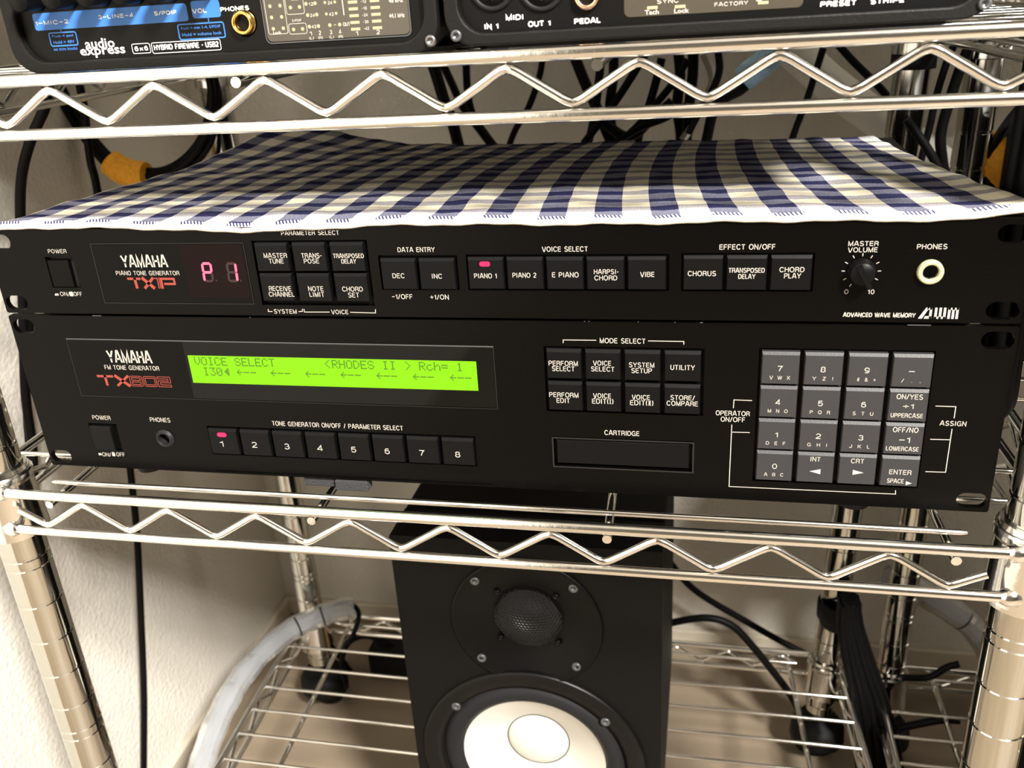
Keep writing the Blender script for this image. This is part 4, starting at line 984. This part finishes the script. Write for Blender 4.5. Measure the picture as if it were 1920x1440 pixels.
# thick bundle tied to the rear right post
bd = thing('cable_bundle', 'thick bundle of black cables tied to the rear right post and falling to the floor', 'cables', (480, 315, -480))
for q in range(15):
    ox, oy = (q % 5-2)*5.0, (q//5-1)*5.5; sp_ = 1+(q % 3-1)*.0
    pts = [(483,312,-274),(486,312,-300),(495,312,-334),(508,312,-376),(517,312,-412),(525,312,-457),(534,312,-525)]
    cable('', [(x+ox*(.45+.24*i), y+oy-10, z+(q*3 % 5)) for i, (x, y, z) in enumerate(pts)], 4.4, parent=bd, name='strand')
px_, py_ = post_pt(PF[3], -300)
obj('velcro_tie', MB().lathe([(13.2, 8), (14.6, 8), (14.6, -8), (13.2, -8)], (*post_pt(PF[3], -310), -310), 'z', 28), 'velcro_black', bd)
pz_ = [(481,315,-301)][0]
obj('velcro_tie', MB().lathe([(15.5, 11), (17.5, 11), (18, -11), (15.8, -11)], (pz_[0]+1, 330, pz_[2]-6), 'z', 28), 'velcro_black', bd)
ut = obj('velcro_tie', MB().lathe([(13.2, 6), (15.2, 6), (15.2, -6), (13.2, -6)], (*post_pt(PF[3], (490.1,166.9)[1]), (490.1,166.9)[1]), 'z', 28), 'velcro_black', at=(490, 339, 150))
tag(ut, 'black hook-and-loop tie round the rear right post below the top shelf', 'cable tie')

# clear segmented cable tubes
def seg_tube(label, pts, rad, slits, name='clear_tube'):
    p = smooth_path(pts, 6); rs = []
    t_ = thing(name, label, 'tube', tuple(p[-1]))
    mb = MB(); n = len(p)
    rs = [rad*(1+.03*(1 if (i//3) % 2 else -1)) for i in range(n)]
    mb.tube(p, rs, 12, cap=False, smooth=False); inner = [r_-1.4 for r_ in rs]
    mb2 = MB().tube(p, inner, 12, cap=False, smooth=False); mb.add(mb2.v, [tuple(reversed(f_)) for f_ in mb2.f])
    obj('sleeve', mb, 'clear_tube', t_)
    for k in slits:
        a = p[k]; d = (p[k+1]-p[k-1]).normalized()
        c_ = MB().tube([a-d*.9, a+d*.9], [rs[k]+.25]*2, 16)
        vw = (Vector(CP)-a).normalized(); c_.smooth = set()
        c_.f = [f_ for f_ in c_.f[:16] if (sum((Vector(c_.v[i]) for i in f_), Vector())/4-a).normalized().dot(vw) > .45]
        obj('slit', c_, 'well_black', t_)
    return t_
seg_tube('clear segmented plastic cable tube curving along the left side of the lowest shelf', [(6,330,-347),(-11,322,-347),(-30,310,-349),(-51,290,-352),(-66,260,-356),(-72,225,-359),(-72,190,-363),(-71,160,-372),(-69,135,-384),(-65,110,-400)], 11.5, (10, 16))
seg_tube('second clear segmented plastic tube arching behind the second rack at lower right', [(539,430,-333),(565,430,-344),(592,430,-361),(620,430,-381),(644,430,-412),(667,430,-469)], 13, (17,))
# white hose and cover strip fixed to the back wall
hp = obj('white_hose', MB().tube(smooth_path([(380,470,202),(419,470,171),(456,470,139),(493,470,111),(530,470,85),(568,470,56),(607,470,26)], 5), 15, 16), 'white_plastic', at=(460, 470, 100))
tag(hp, 'thick off-white hose slanting down the back wall at upper right', 'hose')
ph = thing('power_adapter', 'black power adapter block with an orange tag behind the lowest shelf, beside the speaker', 'power adapter', (40, 420, FLOOR))
obj('body', MB().box(-15, 62, 385, 425, FLOOR, FLOOR+38), 'rubber_black', ph, bevel=4, seg=3)
obj('orange_tag', MB().box(62, 92, 383, 427, FLOOR+2, FLOOR+40), 'strap_orange', ph, bevel=3)
cable('', [(-55,380,-443),(-45,380,-461),(-42,395,-495)], 3.0, parent=ph, name='lead')
db = obj('dark_case', MB().prism(rr(560, 760, FLOOR, FLOOR+72, 25, 6), 90, 190), 'rubber_black', at=(640, 140, FLOOR), bevel=8)
tag(db, 'dark rounded case on the floor in the bottom right corner beyond the front post', 'case')

# more black rack modules: added above the frame on both racks to shade wall and cloth, and on the neighbour's middle shelf
def plain_module(x0, x1, y0, y1, z0, z1, label):
    t_ = thing('extra_rack_module', label, 'sound module', ((x0+x1)/2, (y0+y1)/2, z0))
    obj('faceplate', plate(MB(), rr(x0, x1, z0+4, z1, 1.5, 3), [slot(x0+3, x0+13, z0+8, z0+15), slot(x1-13, x1-3, z0+8, z0+15), slot(x0+3, x0+13, z1-12, z1-5), slot(x1-13, x1-3, z1-12, z1-5)], y0, y0+3), 'panel_black', t_)
    obj('chassis', MB().box(x0+4, x1-4, y0+3, y1, z0+5, z1-1), 'chassis_black', t_)
    for a in (x0+40, x1-40):
        for b in (y0+20, y1-20): obj('rubber_foot', MB().lathe([(.2, 0), (8, 0), (7.5, -5), (.2, -5)], (a, b, z0+5), 'z', 16), 'rubber_black', t_)
plain_module(-8, 474, -6, 320, 299.5, 540, 'unseen black rack module added above the two desktop interfaces to shade the wall behind')
plain_module(-8, 474, -6, 320, 559.5, 785, 'unseen black rack module added on the topmost shelf of the left rack to block light')
plain_module(562, 1042, -6, 320, 444.5, 626, 'unseen black rack module added on the upper shelf of the second rack to block light')
plain_module(562, 1042, -6, 320, 649.5, 785, 'unseen black rack module added on the topmost shelf of the second rack to block light')
plain_module(556, 1036, 66, 330, -7.0, 125, 'black rack module on the middle shelf of the second rack')

plain_module(600, 1040, 20, 320, -389.4, -210, 'unseen black module added on the lowest shelf of the second rack to shade the floor')  # added out of frame to keep light off the floor behind
sb = thing('cable_bundle', 'black cables hanging between the two racks at the right end of the modules', 'cables', (492, 55, 20))
for q in range(7):
    a = q*math.pi/3; ox, oy = (6.6*math.cos(a), 6.6*math.sin(a)) if q else (0, 0)
    cable('', [(494+ox, 62+oy, 215), (492+ox, 56+oy, 150), (491+ox*1.1, 55+oy, 90), (493+ox, 58+oy, 50), (497+ox, 70+oy, 22), (500+ox*.8, 95+oy, 4+q)], 3.6, parent=sb, name='strand')
